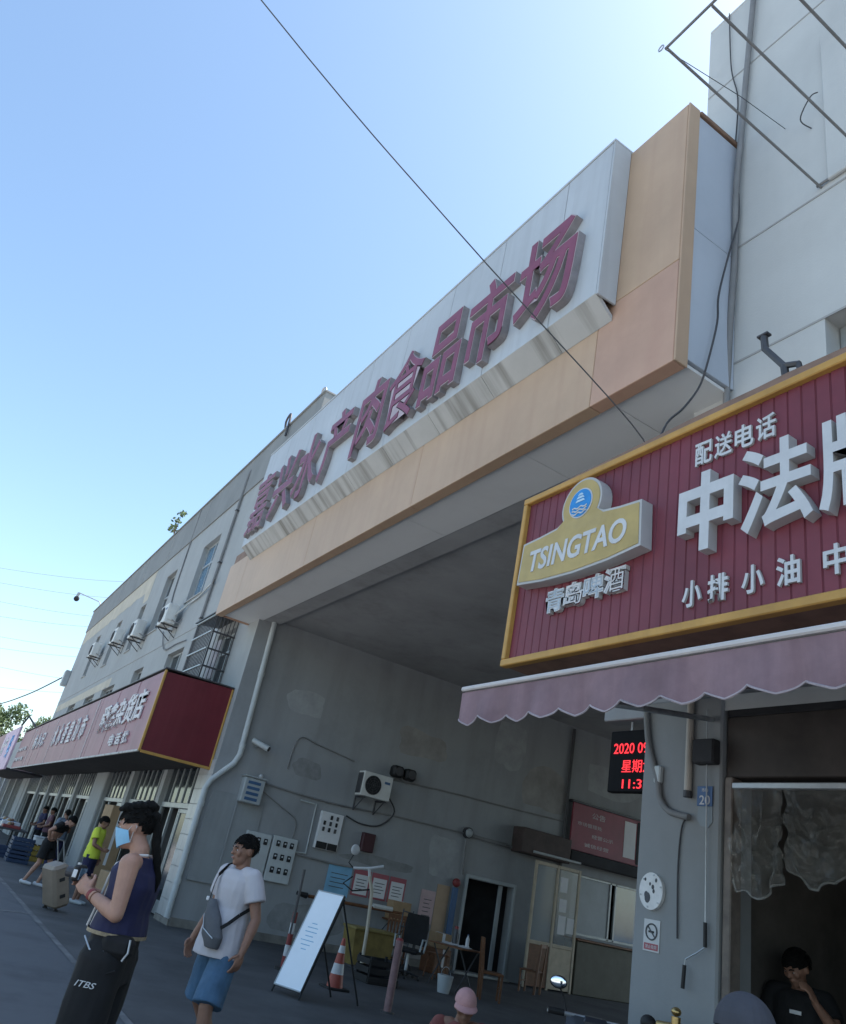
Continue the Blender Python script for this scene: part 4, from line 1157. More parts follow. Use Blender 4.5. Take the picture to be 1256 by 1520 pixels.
def wood_chair(loc, rz, label):
    c = thing('wooden_chair', label, 'chair', loc, None, rz)
    MB().box(-.21, .21, -.21, .21, .42, .46, .012).build('seat', m_wood, c, local=True)
    for x in (-.18, .18):
        MB().box(x - .02, x + .02, -.2, -.16, 0, .419, .005).build('leg', m_wood, c, local=True)
        MB().prism([(.16, 0), (.2, 0), (.26, 1.0), (.225, 1.0), (.165, .45)], (x - .02, 0, 0), Y, Z, (.04, 0, 0)).build('leg', m_wood, c, local=True)
    for k in range(4):
        x = -.11 + k * .073
        MB().prism([(.185, .47), (.205, .47), (.245, .92), (.225, .92)], (x - .018, 0, 0), Y, Z, (.036, 0, 0)).build('slat', m_wood, c, local=True)
    MB().box(-.159, .159, .215, .25, .92, 1.0, .008).build('top_rail', m_wood, c, local=True)
    MB().box(-.159, .159, -.195, -.17, .2, .23, .004).build('stretcher', m_wood, c, local=True)
    return c
wood_chair((-15.5, 13.1, .006), R(-60), 'brown wooden slat-back chair in front of the glazed booth')
# whiteboard on an easel frame
wb = thing('whiteboard', 'white writing board on a leaning dark easel behind the man in white', 'whiteboard', (-10.9, 5.2, 0))
A0, A1 = Vector((-11.03, 5.0, .10)), Vector((-10.62, 5.2, .10))
lean = Vector((-.2, .43, 1.17))
nrm = (A1 - A0).cross(lean).normalized()
def wbp(a, b, d): return A0 + (A1 - A0) * a + lean * b + nrm * d
def slab(a0, a1, b0, b1, d0, d1):
    mb = MB()
    vs = [wbp(a, b, d) for a in (a0, a1) for b in (b0, b1) for d in (d0, d1)]
    return mb.add(vs, [(0, 1, 3, 2), (4, 6, 7, 5), (0, 4, 5, 1), (2, 3, 7, 6), (0, 2, 6, 4), (1, 5, 7, 3)])
slab(0, 1, 0, 1, -.01, .01).build('board', m_board, wb)
for a0, a1, b0, b1 in ((-.03, 0, -.01, 1.01), (1, 1.03, -.01, 1.01), (0, 1, -.012, 0), (0, 1, 1, 1.012)):
    slab(a0, a1, b0, b1, -.018, .016).build('frame', m_black if a0 == 1 else m_alu, wb)
for k in range(7):
    b = .38 + k * .045
    L_ = [.2, .35, .5, .3, .45, .4, .2][k]
    slab(.42 - L_ / 2, .42 + L_ / 2, b, b + .008, .0101, .0108).build('writing', m_skyblue, wb)
for a in (-.02, 1.02):
    p0 = wbp(a, -.12, -.03); p1 = wbp(a, .98, -.03)
    p0.z = .01
    MB().tube([p0, p1], .014, 6).build('front_leg', m_black, wb)
    p2 = wbp(a, .9, -.03) + Vector((.1, .12, 0))
    MB().tube([wbp(a, .95, -.03), Vector((wbp(a, 0, 0).x - .15, wbp(a, 0, 0).y + .95, .01))], .014, 6).build('rear_leg', m_black, wb)
def cone(loc, label, h=.68):
    c = thing('traffic_cone', label, 'traffic cone', loc, 'traffic cones by the whiteboard')
    MB().box(-.18, .18, -.18, .18, 0, .03, .01).build('base', m_black, c, local=True)
    prof = lambda z: .13 - .105 * z / h
    for a, b, m in ((.03, .2, m_orange_cone), (.2, .34, m_white), (.34, .48, m_orange_cone), (.48, .58, m_white), (.58, h, m_orange_cone)):
        MB().tube([(0, 0, a), (0, 0, b)], [prof(a), prof(b)], 18).build('band', m, c, smooth=True, local=True)
cone((-12.0, 6.4, .006), 'orange and white traffic cone behind the whiteboard easel')
rp = thing('barrier_pole', 'thin dark pole with a red and white lower sleeve left of the whiteboard', 'pole', (-13.2, 6.05, 0))
MB().tube([(-13.2, 6.05, .02), (-13.15, 6.0, 1.5)], .025, 8).build('pole', m_darksteel, rp)
for k in range(5):
    MB().tube([(-13.2, 6.05, .05 + k * .16), (-13.195, 6.045, .05 + (k + 1) * .16)], .05 - .002 * k, 10).build('band', m_redpaint if k % 2 == 0 else m_white, rp, smooth=True)
MB().tube([(-13.2, 6.05, .006), (-13.2, 6.05, .05)], .14, 16).build('base', m_black, rp)
bd = thing('bollard', 'short worn pinkish bollard standing right of the whiteboard', 'bollard', (-10.55, 6.5, 0))
MB().tube([(-10.55, 6.5, .02), (-10.55, 6.5, .88)], .055, 14).build('post', M('worn_pink_paint', (.22, .13, .13), .6, var=.3, vs=6, blot=.5, dirt=(.4, .38, .38)), bd, smooth=True)
MB().ball((-10.55, 6.5, .88), (.055, .055, .035), 14, 6).build('cap', m_redpaint, bd, smooth=180)
MB().tube([(-10.55, 6.5, .0), (-10.55, 6.5, .025)], .1, 14).build('foot', m_darksteel, bd)
# cargo tricycle column with mirror
mc = thing('handlebar_column', 'pale upright handlebar column with a round mirror behind the whiteboard', 'handlebar', (-14.85, 8.4, 0))
MB().tube([(-14.85, 8.4, .03), (-14.83, 8.36, .7), (-14.80, 8.28, 1.35), (-14.78, 8.15, 1.62)], .034, 10).build('column', M('cream_tube', (.50, .45, .36), .5, var=.1), mc, smooth=60)
MB().tube([(-14.78, 8.15, 1.62), (-14.76, 8.1, 1.75)], .03, 8).build('stem', m_white, mc)
MB().tube([(-14.95, 7.85, 1.70), (-14.76, 8.1, 1.75), (-14.65, 8.35, 1.84)], .028, 8).build('handlebar', m_white, mc)
MB().tube([(-14.95, 7.85, 1.70), (-15.0, 7.75, 1.78), (-14.95, 7.8, 1.95)], .012, 6).build('mirror_stalk', m_black, mc)
MB().ball((-14.93, 7.8, 2.03), (.03, .1, .1), 14, 8).build('mirror', m_white, mc, smooth=180)
MB().tube([(-15.0, 7.9, 1.55), (-15.05, 7.75, 1.4), (-14.9, 7.9, 1.3), (-14.8, 8.3, 1.4)], .015, 6).build('brake_cable', m_black, mc)
MB().box(-15.1, -14.6, 8.2, 8.6, .006, .05, .01).build('base', m_darksteel, mc)
yb_ = thing('yellow_bin', 'yellow plastic bin against the passage wall behind the handlebar column', 'bin', (-15.6, 8.9, 0))
MB().prism([(-.42, 0), (.42, 0), (.48, .62), (-.48, .62)], (-15.9, 8.9, .006), Y, Z, (.5, 0, 0)).build('body', M('dusty_yellow', (.20, .145, .045), .7, var=.3, vs=4), yb_)
MB().box(-15.94, -15.36, 8.4, 9.4, .628, .68, .01).build('lid', M('faded_yellow', (.24, .19, .07), .7, var=.25, vs=4), yb_)
def crate(name, loc, sx, sy, sz, mat, label, cat='crate', rz=0, group=None):
    c = thing(name, label, cat, loc, group, rz)
    t = .02
    MB().box(-sx / 2, sx / 2, -sy / 2, sy / 2, 0, t).build('bottom', mat, c, local=True)
    for s_ in (-1, 1):
        for k in range(3):
            z0 = t + .002 + k * (sz - t) / 3
            MB().box(s_ * sx / 2 - t / 2, s_ * sx / 2 + t / 2, -sy / 2, sy / 2, z0, z0 + (sz - t) / 3 * .72, .004).build('slat', mat, c, local=True)
            MB().box(-sx / 2 + t, sx / 2 - t, s_ * sy / 2 - t / 2, s_ * sy / 2 + t / 2, z0, z0 + (sz - t) / 3 * .72, .004).build('slat', mat, c, local=True)
        for q in (-1, 1):
            MB().box(s_ * (sx / 2 - .03) - .02, s_ * (sx / 2 - .03) + .02, q * (sy / 2 - .03) - .02, q * (sy / 2 - .03) + .02, t, sz, .004).build('corner_post', mat, c, local=True)
    return c
crate('crate', (-13.3, 7.85, .006), .5, .6, .4, m_black, 'black plastic crate on the floor behind the cone')
# office chair
oc = thing('office_chair', 'black office chair with armrests beside the table in the passage', 'office chair', (-14.7, 9.3, 0), None, R(40))
MB().box(-.25, .25, -.25, .25, .44, .52, .03).build('seat', m_blackcloth, oc, local=True)
MB().prism([(-.23, .58), (.23, .58), (.25, .9), (.22, 1.12), (-.22, 1.12), (-.25, .9)], (0, .24, 0), X, Z, (0, .05, 0)).build('backrest', m_blackcloth, oc, local=True)
MB().box(-.03, .03, .27, .3, .4, .7, .005).build('back_bar', m_black, oc, local=True)
for s_ in (-1, 1):
    MB().tube([(s_ * .26, .15, .48), (s_ * .29, .15, .7), (s_ * .29, -.12, .71), (s_ * .27, -.15, .5)], .018, 8).build('armrest', m_frame, oc, local=True)
MB().tube([(0, 0, .1), (0, 0, .44)], .03, 10).build('column', m_steel, oc, local=True)
for k in range(5):
    a = 2 * math.pi * k / 5
    lg_ = MB().tube([(0, 0, .12), (.28 * math.cos(a), .28 * math.sin(a), .08)], [.025, .018], 6).build('base_leg', m_black, oc, local=True)
    MB().ball((.28 * math.cos(a), .28 * math.sin(a), .035), .033, 8, 6).build('castor', m_black, lg_, local=True)
# table with things on it
tb = thing('table', 'small folding table with papers in front of the doorway', 'table', (-14.0, 9.9, 0), None, R(12))
MB().box(-.45, .45, -.3, .3, .715, .74, .008).build('table_top', m_wood, tb, local=True)
for s_ in (-1, 1):
    MB().tube([(s_ * .38, -.24, .01), (s_ * .38, .24, .714)], .014, 6).build('leg', m_darksteel, tb, local=True)
    MB().tube([(s_ * .35, .24, .01), (s_ * .35, -.24, .714)], .014, 6).build('leg', m_darksteel, tb, local=True)
pp = MB()
for k in range(5):
    a = random.uniform(0, 3)
    c = Vector((-14.0 + random.uniform(-.3, .2), 9.9 + random.uniform(-.18, .15), .742 + .003 * k))
    u, w = Vector((math.cos(a), math.sin(a), 0)) * .15, Vector((-math.sin(a), math.cos(a), 0)) * .105
    pp.add([c - u - w, c + u - w, c + u + w + Z * .03, c - u + w], [(0, 1, 2, 3)])
o = pp.build('paper_pile', m_paper, None); tag(o, 'loose white papers spread on the small table', 'papers'); o['kind'] = 'stuff'
bt = thing('bottle', 'white plastic bottle standing on the small table', 'bottle', (-13.85, 10.05, .741))
MB().tube([(0, 0, 0), (0, 0, .16), (0, 0, .2), (0, 0, .22)], [.035, .035, .015, .013], 12).build('body', m_white, bt, smooth=True, local=True)
MB().tube([(0, 0, .22), (0, 0, .24)], .016, 10).build('cap', m_blueplastic, bt, local=True)
st_ = thing('stool', 'brown stool behind the small table', 'stool', (-15.3, 10.4, 0))
MB().box(-.18, .18, -.18, .18, .44, .475, .01).build('seat', m_wood, st_, local=True)
for sx_ in (-1, 1):
    for sy_ in (-1, 1):
        MB().tube([(sx_ * .17, sy_ * .17, .008), (sx_ * .13, sy_ * .13, .44)], .017, 6).build('leg', m_wood, st_, local=True)
MB().tube([(-.155, -.155, .2), (.155, .155, .2)], .01, 6).build('stretcher', m_wood, st_, local=True)
bk_ = thing('bucket', 'pale bucket on the floor beneath the small table', 'bucket', (-13.4, 9.35, .006))
MB().tube([(0, 0, 0), (0, 0, .28)], [.11, .15], 18).build('body', m_pvc, bk_, smooth=True, local=True)
MB().tube([(.15 * math.cos(math.pi * i / 10), 0, .28 + .13 * math.sin(math.pi * i / 10)) for i in range(11)], .005, 5).build('handle', m_steel, bk_, local=True)

wood_chair((-13.3, 10.3, .006), R(150), 'brown wooden chair pulled up behind the small table')
wood_chair((-15.9, 9.7, .006), R(70), 'brown wooden chair against the wall below the certificates')
fl = thing('thermos_flask', 'dark thermos flask standing on the small table', 'flask', (-14.2, 10.0, .742))
MB().tube([(0, 0, 0), (0, 0, .24), (0, 0, .28)], [.055, .055, .04], 14).build('body', m_darksteel, fl, smooth=True, local=True)
MB().tube([(0, 0, .28), (0, 0, .33)], .042, 14).build('cup', m_redpaint, fl, smooth=True, local=True)
MB().tube([(.055, 0, .06), (.1, 0, .08), (.1, 0, .2), (.055, 0, .22)], .008, 6).build('handle', m_black, fl, local=True)
carton((-16.4, 11.1, .006), (.5, .45, .5), 'dark brown carton on the floor under the pinkish notice', R(8), m_wood)
carton((-16.35, 11.1, .507), (.42, .38, .3), 'small carton stacked on the dark brown carton', R(-10))
ht = thing('hand_trolley', 'dark steel hand trolley leaning by the yellow bin', 'trolley', (-15.2, 9.45, .0))
for q in (-1, 1):
    MB().tube([(-15.2 + q * .2, 9.45, .12), (-15.45 + q * .2, 9.6, 1.15)], .016, 6).build('upright', m_darksteel, ht)
    MB().tube([(-15.2 + q * .24, 9.45, .12), (-15.2 + q * .28, 9.45, .12)], .11, 16).build('wheel', m_black, ht)
for k in range(4):
    t_ = .15 + k * .27
    MB().tube([(-15.4 - .25 * t_, 9.45 + .15 * t_, .12 + 1.03 * t_), (-15.0 - .25 * t_, 9.45 + .15 * t_, .12 + 1.03 * t_)], .012, 6).build('crossbar', m_darksteel, ht)
MB().box(-15.42, -14.98, 9.18, 9.44, .03, .045, .004).build('toe_plate', m_darksteel, ht)

# ------------------------------------------------------------------ pillar fittings (right)
PF = F - .031
led = thing('led_clock', 'black LED clock showing red date and time behind the pillar', 'clock', (-5.1, 5.62, 2.75))
m_led = M('red_led', (.6, .02, .02), .4, emis=(1, .02, .03), es=0.65, var=0)
MB().box(-5.84, -4.35, 5.62, 5.70, 2.745, 3.33, .01).build('case', M('led_case', (.008, .008, .009), .8, var=0, spec=.15), led)
for s_, xc, zc, w_, h_ in (('2020 09 26', -5.47, 3.155, .62, .10), ('星期六', -5.46, 2.985, .40, .12), ('11:32', -5.47, 2.82, .34, .085)):
    glyph('digits', s_, (xc, 5.6195, zc), w_, h_, X, Z, .004, m_led, m_led, led, offset=.004)
for x in (-5.6, -4.7):
    MB().tube([(x, 5.66, 3.33), (x, 5.66, 3.42)], .012, 6).build('hanger', m_steel, led)
pd = thing('round_plate', 'dirty round white cover plate on the pillar', 'cover plate', (-4.765, PF, 1.75))
MB().prism([(.12 * math.cos(2 * math.pi * i / 32), .135 * math.sin(2 * math.pi * i / 32)) for i in range(32)], (-4.765, PF, 1.895), X, Z, (0, -.03, 0)).build('plate', M('dirty_white', (.66, .66, .66), .6, var=.1, vs=15), pd)
for k, (dx, dz, r_) in enumerate(((-.03, -.05, .03), (-.045, -.03, .02), (.02, .03, .014), (-.01, .05, .01), (.03, -.0, .012), (.05, .08, .012), (-.06, .08, .01))):
    MB().ball((-4.765 + dx, PF - .031, 1.895 + dz), (r_, .003, r_ * 1.3), 10, 6).build('chip', m_greycloth, pd)
for k in range(6):
    a = k * math.pi / 3 + .3
    MB().tube([(-4.765 + .105 * math.cos(a), PF - .03, 1.895 + .118 * math.sin(a)), (-4.765 + .105 * math.cos(a), PF - .036, 1.895 + .118 * math.sin(a))], .007, 8).build('bolt', m_steel, pd)
nsg = thing('no_smoking_sign', 'small white no smoking sign with red strip on the pillar', 'sign', (-4.755, PF, 1.47))
MB().box(-4.835, -4.675, PF - .006, PF, 1.475, 1.695).build('plate', m_white, nsg)
MB().box(-4.825, -4.685, PF - .0075, PF - .0061, 1.485, 1.53).build('red_strip', m_certred, nsg)
glyph('text', '禁止吸烟', (-4.755, PF - .0076, 1.508), .11, .026, X, Z, .001, m_white, m_white, nsg)
MB().tube([(-4.755 + .055 * math.cos(i * .314), PF - .009, 1.61 + .055 * math.sin(i * .314)) for i in range(21)], .006, 5).build('ring', m_greycloth, nsg)
MB().tube([(-4.793, PF - .009, 1.648), (-4.717, PF - .009, 1.572)], .005, 5).build('slash', m_greycloth, nsg)
MB().box(-4.785, -4.73, PF - .009, PF - .0062, 1.603, 1.617).build('cigarette', m_black, nsg)
np_ = thing('number_plate', 'blue house number plate reading 20 over a grey shield on the pillar', 'number plate', (-4.29, PF, 2.4))
m_shield = M('shield_grey', (.22, .25, .27), .5)
MB().prism([(-.065, .14), (-.075, .04), (-.04, -.01), (.03, -.02), (.07, .02), (.065, .14)], (-4.285, PF, 2.415), X, Z, (0, -.006, 0)).build('shield', m_shield, np_)
MB().box(-4.36, -4.215, PF - .014, PF - .0065, 2.55, 2.7, .002).build('plate', M('number_blue', (.06, .12, .25), .5), np_)
glyph('number', '20', (-4.285, PF - .0142, 2.595), .1, .07, X, Z, .002, m_old_letter, m_old_letter, np_, offset=.01)
glyph('street', '市场', (-4.285, PF - .0142, 2.67), .06, .03, X, Z, .002, m_old_letter, m_old_letter, np_)
tag(MB().box(-4.36, -4.155, PF - .09, PF, 2.86, 3.05, .01).box(-4.35, -4.165, PF - .095, PF - .0905, 2.87, 3.04).build('meter_case', m_dark, None), 'dark box on the pillar under the awning', 'box')
cn = thing('conduit', 'cream vertical conduit stub on the pillar under the awning', 'conduit', (-4.44, PF - .03, 2.6))
MB().tube([(-4.44, PF - .03, 3.4), (-4.44, PF - .03, 2.64)], .03, 10).build('pipe', M('cream_pipe', (.42, .38, .33), .5), cn, smooth=True)
MB().tube([(-4.44, PF - .03, 2.66), (-4.44, PF - .03, 2.61)], .034, 10).build('end_cap', m_darksteel, cn, smooth=True)
wire('flexible_conduit', [(-4.93, PF - .03, 3.35), (-4.88, PF - .03, 3.05), (-4.76, PF - .03, 2.75), (-4.72, PF - .03, 2.6), (-4.62, PF - .03, 2.5), (-4.42, PF - .03, 2.46)], .026, m_greycable, 'grey flexible conduit curving across the pillar top', 'conduit', n=8)
tag(MB().box(-4.79, -4.72, PF - .05, PF, 2.72, 2.86, .01).build('switch', m_pvc, None), 'small pale junction switch beside the curved conduit on the pillar', 'switch')
wire('pillar_wire', [(-4.44, PF - .02, 2.46), (-4.5, PF - .012, 2.38), (-4.52, PF - .012, 2.1), (-4.51, PF - .012, 1.8), (-4.5, PF - .012, 1.6)], .007, m_cable, 'thin black wire hanging down the pillar', 'wire')
ck = thing('awning_crank', 'hanging awning crank with two black grips by the door jamb', 'crank', (-4.25, PF - .03, 1.3))
MB().tube([(-4.27, PF - .03, 3.3), (-4.235, PF - .03, 1.74)], .006, 6).build('rod', m_steel, ck)
MB().tube([(-4.235, PF - .03, 1.74), (-4.23, PF - .03, 1.58)], .014, 8).build('grip', m_black, ck, smooth=True)
MB().tube([(-4.23, PF - .03, 1.58), (-4.29, PF - .05, 1.53), (-4.38, PF - .05, 1.48), (-4.39, PF - .05, 1.44)], .006, 6).build('crank_arm', m_steel, ck)
MB().tube([(-4.39, PF - .05, 1.44), (-4.4, PF - .05, 1.29)], .014, 8).build('grip', m_black, ck, smooth=True)
hy = thing('yellow_standpipe', 'yellow standpipe with brass valve at the foot of the pillar', 'standpipe', (-4.3, 4.95, 0))
MB().tube([(-4.3, 4.95, .006), (-4.3, 4.95, .95), (-4.3, 4.95, 1.02)], [.085, .085, .05], 18).build('body', m_yellow, hy, smooth=True)
m_brass = M('brass', (.45, .32, .14), .35, metal=.9)
MB().tube([(-4.3, 4.95, 1.02), (-4.3, 4.95, 1.12)], .032, 12).build('valve', m_brass, hy, smooth=True)
MB().ball((-4.3, 4.95, 1.15), (.035, .035, .028), 12, 8).build('valve_knob', m_brass, hy, smooth=180)
MB().tube([(-4.3, 4.95, 1.06), (-4.42, 4.9, 1.05)], .022, 10).build('outlet', m_brass, hy, smooth=True)
MB().ball((-4.48, 4.88, 1.04), (.06, .05, .05), 12, 8).build('outlet_cap', m_black, hy, smooth=180)
# translucent plastic door curtain
pc = thing('plastic_curtain', 'crumpled clear plastic curtain hanging in the shop doorway', 'curtain', (-3.4, F, 2.2))
m_plastic = M('clear_plastic', (.55, .54, .50), .07, alpha=.14, var=.25, vs=6, spec=1.0)
for x0, x1, zb, sd_ in ((-4.04, -3.64, 2.06, 1), (-3.62, -3.16, 2.16, 2), (-3.14, -2.6, 2.22, 3), (-2.58, -2.0, 2.2, 4), (-1.98, -1.4, 2.25, 5)):
    mb = MB(); nu, nv = 60, 50
    def P(i, j):
        u, v = i / nu, j / nv
        q = Vector((u * 2.2, v * 2.6, sd_ * 7.3))
        r1 = abs(noise.noise(q * 1.4)); r2 = abs(noise.noise(q * 3.1)); r3 = noise.noise(q * 6.5)
        amp = min(1, v * 3)
        swell = math.sin(math.pi * u) * math.sin(math.pi * min(1, v * 1.05))
        zlow = 2.69 - zb + .10 * math.sin(math.pi * u) + .05 * noise.noise(Vector((u * 4, sd_, 0)))
        return Vector((x0 + (x1 - x0) * u + .05 * amp * noise.noise(q * 1.7 + Vector((9, 0, 0))),
                       F - .02 - .09 * swell + amp * (.12 * r1 + .06 * r2 + .012 * r3) - .06 * v,
                       2.69 - zlow * v + .03 * amp * noise.noise(q * 2.2)))
    for i in range(nu):
        for j in range(nv):
            mb.quad(P(i, j), P(i + 1, j), P(i + 1, j + 1), P(i, j + 1))
    sh_ = mb.build('curtain_sheet', m_plastic, pc, smooth=180)
    MB().tube([P(i, nv) for i in range(0, nu + 1, 2)], .008, 6).build('rolled_hem', m_plastic, sh_, smooth=180)

# ------------------------------------------------------------------ street things far left
m_navyplastic = M('navy_plastic', (.02, .04, .085), .5, var=.2)
sc_ = thing('suitcase', 'grey wheeled trunk tilted on the road behind the masked man', 'trunk', (-16.55, 2.95, 0), None, R(20))
tl = Matrix.Translation((0, 0, .06)) @ Matrix.Rotation(R(24), 4, 'X')
m_trunk = M('tan_case', (.24, .19, .145), .5, var=.15)
MB().box(-.24, .24, -.15, .15, .02, .74, .05, tf=tl).build('shell', m_trunk, sc_, local=True)
for z in (.22, .5):
    MB().box(.241, .25, -.05, .05, z - .03, z + .03, .004, tf=tl).build('latch', m_black, sc_, local=True)
for x in (-.19, .19):
    MB().tube([tl @ Vector((x, -.12, -.01)), tl @ Vector((x + .03, -.12, -.01))], .045, 12).build('wheel', m_black, sc_, local=True)
    MB().tube([tl @ Vector((x * .6, .1, .74)), tl @ Vector((x * .6, .1, 1.12))], .01, 6).build('handle_rod', m_steel, sc_, local=True)
MB().tube([tl @ Vector((-.12, .1, 1.12)), tl @ Vector((.12, .1, 1.12))], .015, 8).build('handle', m_black, sc_, local=True)
carton((-19.9, 4.6, .006), (.9, .55, .6), 'low brown carton behind the yellow-shirted man', R(5))
carton((-22.9, 4.75, .006), (1.1, .5, 2.0), 'tall brown cardboard stack beside the yellow-shirted man')
carton((-20.8, 4.5, .006), (.6, .5, .4), 'small brown carton on the pavement by the shop doors', R(-12), m_wood)
crate('crate', (-30.2, 4.2, .006), .75, .6, .5, m_yellow, 'yellow plastic crate by the far stall')
crate('crate', (-27.9, 3.4, .006), .7, .6, .35, m_navyplastic, 'bottom blue crate of the far stall stack', group='blue crates of the far stall')
crate('crate', (-27.9, 3.4, .36), .7, .6, .35, m_navyplastic, 'upper blue crate of the far stall stack', group='blue crates of the far stall')
crate('crate', (-29.4, 3.1, .006), .7, .6, .35, m_navyplastic, 'single blue crate on the road at the far left', group='blue crates of the far stall')
fb = thing('foam_box', 'white foam box on the yellow crate', 'box', (-30.2, 4.2, .51))
MB().box(-.3, .3, -.22, .22, 0, .2, .02).build('body', m_white, fb, local=True)
MB().box(-.31, .31, -.23, .23, .202, .25, .015).build('lid', m_white, fb, local=True)
ft = thing('stall_table', 'long dark stall table with goods at the far left', 'stall', (-33.5, 3.4, 0))
MB().box(-35.4, -31.6, 2.9, 3.9, .72, .78, .01).build('table_top', m_darksteel, ft)
for x in (-35.3, -31.7):
    for y in (3.0, 3.8):
        MB().tube([(x, y, .006), (x, y, .72)], .025, 6).build('leg', m_darksteel, ft)
MB().box(-35.38, -31.62, 2.905, 2.915, .15, .72).build('skirt', M('navy_skirt', (.03, .04, .07), .8), ft)
for k in range(7):
    x = -35.1 + k * .53
    m = [m_white, m_dark, m_blueplastic, m_carton, m_frame, m_white, m_redpaint][k]
    q = thing('goods_tray', ['white', 'black', 'blue', 'brown', 'grey', 'small white', 'red'][k] + ' tray of goods on the far stall table', 'tray', (x, 3.35, .781))
    MB().box(-.22, .22, -.3, .3, 0, .1 + .05 * (k % 3), .015).build('tray', m, q, local=True)
    for j in range(3):
        MB().ball((-.12 + .12 * j, -.1 + .1 * (j % 2), .13 + .05 * (k % 3)), .07, 8, 6).build('goods', [m_frame, m_skin2, m_carton][j], q, local=True, smooth=180)

# trees far left
def tree(loc, h, r, label, seed):
    t = thing('street_tree', label, 'tree', loc, 'trees far left')
    rnd = random.Random(seed)
    MB().tube([(0, 0, 0), (.1, 0, h * .3), (-.05, .1, h * .55), (0, 0, h * .8)], [.22, .17, .12, .05], 8).build('trunk', m_bark, t, local=True, smooth=True)
    cr = MB()
    for k in range(16):
        a = rnd.uniform(0, 6.28); d = rnd.uniform(.2, .8) * r
        z = h * rnd.uniform(.5, .95)
        c = (d * math.cos(a), d * math.sin(a), z)
        MB().tube([(0, 0, h * rnd.uniform(.3, .6)), (c[0] * .6, c[1] * .6, z * .92), c], [.07, .04, .015], 5).build('limb', m_bark, t, local=True)
        leaf_cloud(cr, c, (r * .42, r * .42, r * .3), 260, .17, seed * 50 + k)
    cr.build('crown', m_leaf, t, local=True)
tree((-86, 4.9, 0), 10.0, 2.8, 'pale green tree rising at the left edge above the pink sign', 3)
tree((-84, 9.0, 0), 9.4, 2.6, 'rounded tree just left of the far building edge', 5)
tree((-92, 1.5, 0), 10.5, 3.0, 'tree cut by the left picture edge', 8)
# ------------------------------------------------------------------ people
def V(*a): return Vector(a)
def remesh(mb, voxel, it=4, wrinkle=0.0, wscale=9.0, seed=0):
    me = bpy.data.meshes.new('tmp')
    me.from_pydata([tuple(p) for p in mb.v], [], mb.f)
    ob = bpy.data.objects.new('tmp', me)
    COL.objects.link(ob)
    r = ob.modifiers.new('r', 'REMESH'); r.mode = 'VOXEL'; r.voxel_size = voxel
    s = ob.modifiers.new('s', 'SMOOTH'); s.factor = .5; s.iterations = it
    dg = bpy.context.evaluated_depsgraph_get()
    out = bpy.data.meshes.new_from_object(ob.evaluated_get(dg))
    bpy.data.objects.remove(ob); bpy.data.meshes.remove(me)
    if wrinkle:
        nn = [v.normal.copy() for v in out.vertices]
        for v, n_ in zip(out.vertices, nn):
            c = v.co
            w = noise.noise(Vector((c.x * wscale, c.y * wscale, c.z * wscale * .55 + seed))) + .5 * noise.noise(Vector((c.x * wscale * 2.3, c.y * wscale * 2.3, c.z * wscale * 1.1 + seed)))
            v.co = c + n_ * (w * wrinkle)
    out.materials.clear()
    return out
def limb(mb, pts, rs, n=14):
    pts = [Vector(p) for p in pts]
    mb.tube(pts, rs, n)
    for p, r in zip(pts, rs):
        mb.ball(p, r * .995, n, 8)
def hand(mb, wrist, d, palm_n, thumb, curl=.5, s=1.0):
    """wrist point, finger direction, palm normal (palm faces this way), thumb side"""
    wrist, d, palm_n = Vector(wrist), Vector(d).normalized(), Vector(palm_n)
    palm_n = (palm_n - d * palm_n.dot(d)).normalized()
    side = Vector(thumb); side = (side - d * side.dot(d) - palm_n * side.dot(palm_n)).normalized()
    rot = Matrix((side, d, palm_n)).transposed()
    limb(mb, [wrist, wrist + d * .03 * s], [.026 * s, .024 * s], 10)
    mb.ball(wrist + d * .055 * s, (.042 * s, .052 * s, .017 * s), 14, 8, rot=rot)
    for k, (off, ln) in enumerate(((.03, .068), (.011, .076), (-.009, .071), (-.028, .055))):
        p = wrist + d * .092 * s + side * off * s
        pts = [p - d * .02 * s, p]
        a = curl * (.55 + .08 * k)
        dirn = d.copy()
        ax = side
        for q, f in enumerate((.45, .32, .23)):
            dirn = (dirn * math.cos(a) + palm_n * math.sin(a)).normalized()
            pn = palm_n
            p = p + dirn * ln * f * s
            pts.append(p)
            palm_n2 = (palm_n - dirn * palm_n.dot(dirn))
        limb(mb, pts, [.0095 * s, .0095 * s, .009 * s, .0085 * s, .0078 * s], 8)
    p = wrist + d * .03 * s + side * .032 * s
    t1 = p + (d * .6 + side * .75 + palm_n * .35).normalized() * .038 * s
    t2 = t1 + (d * .85 + side * .25 + palm_n * .45 * (0.5 + curl)).normalized() * .03 * s
    limb(mb, [p, t1, t2], [.013 * s, .0108 * s, .009 * s], 8)

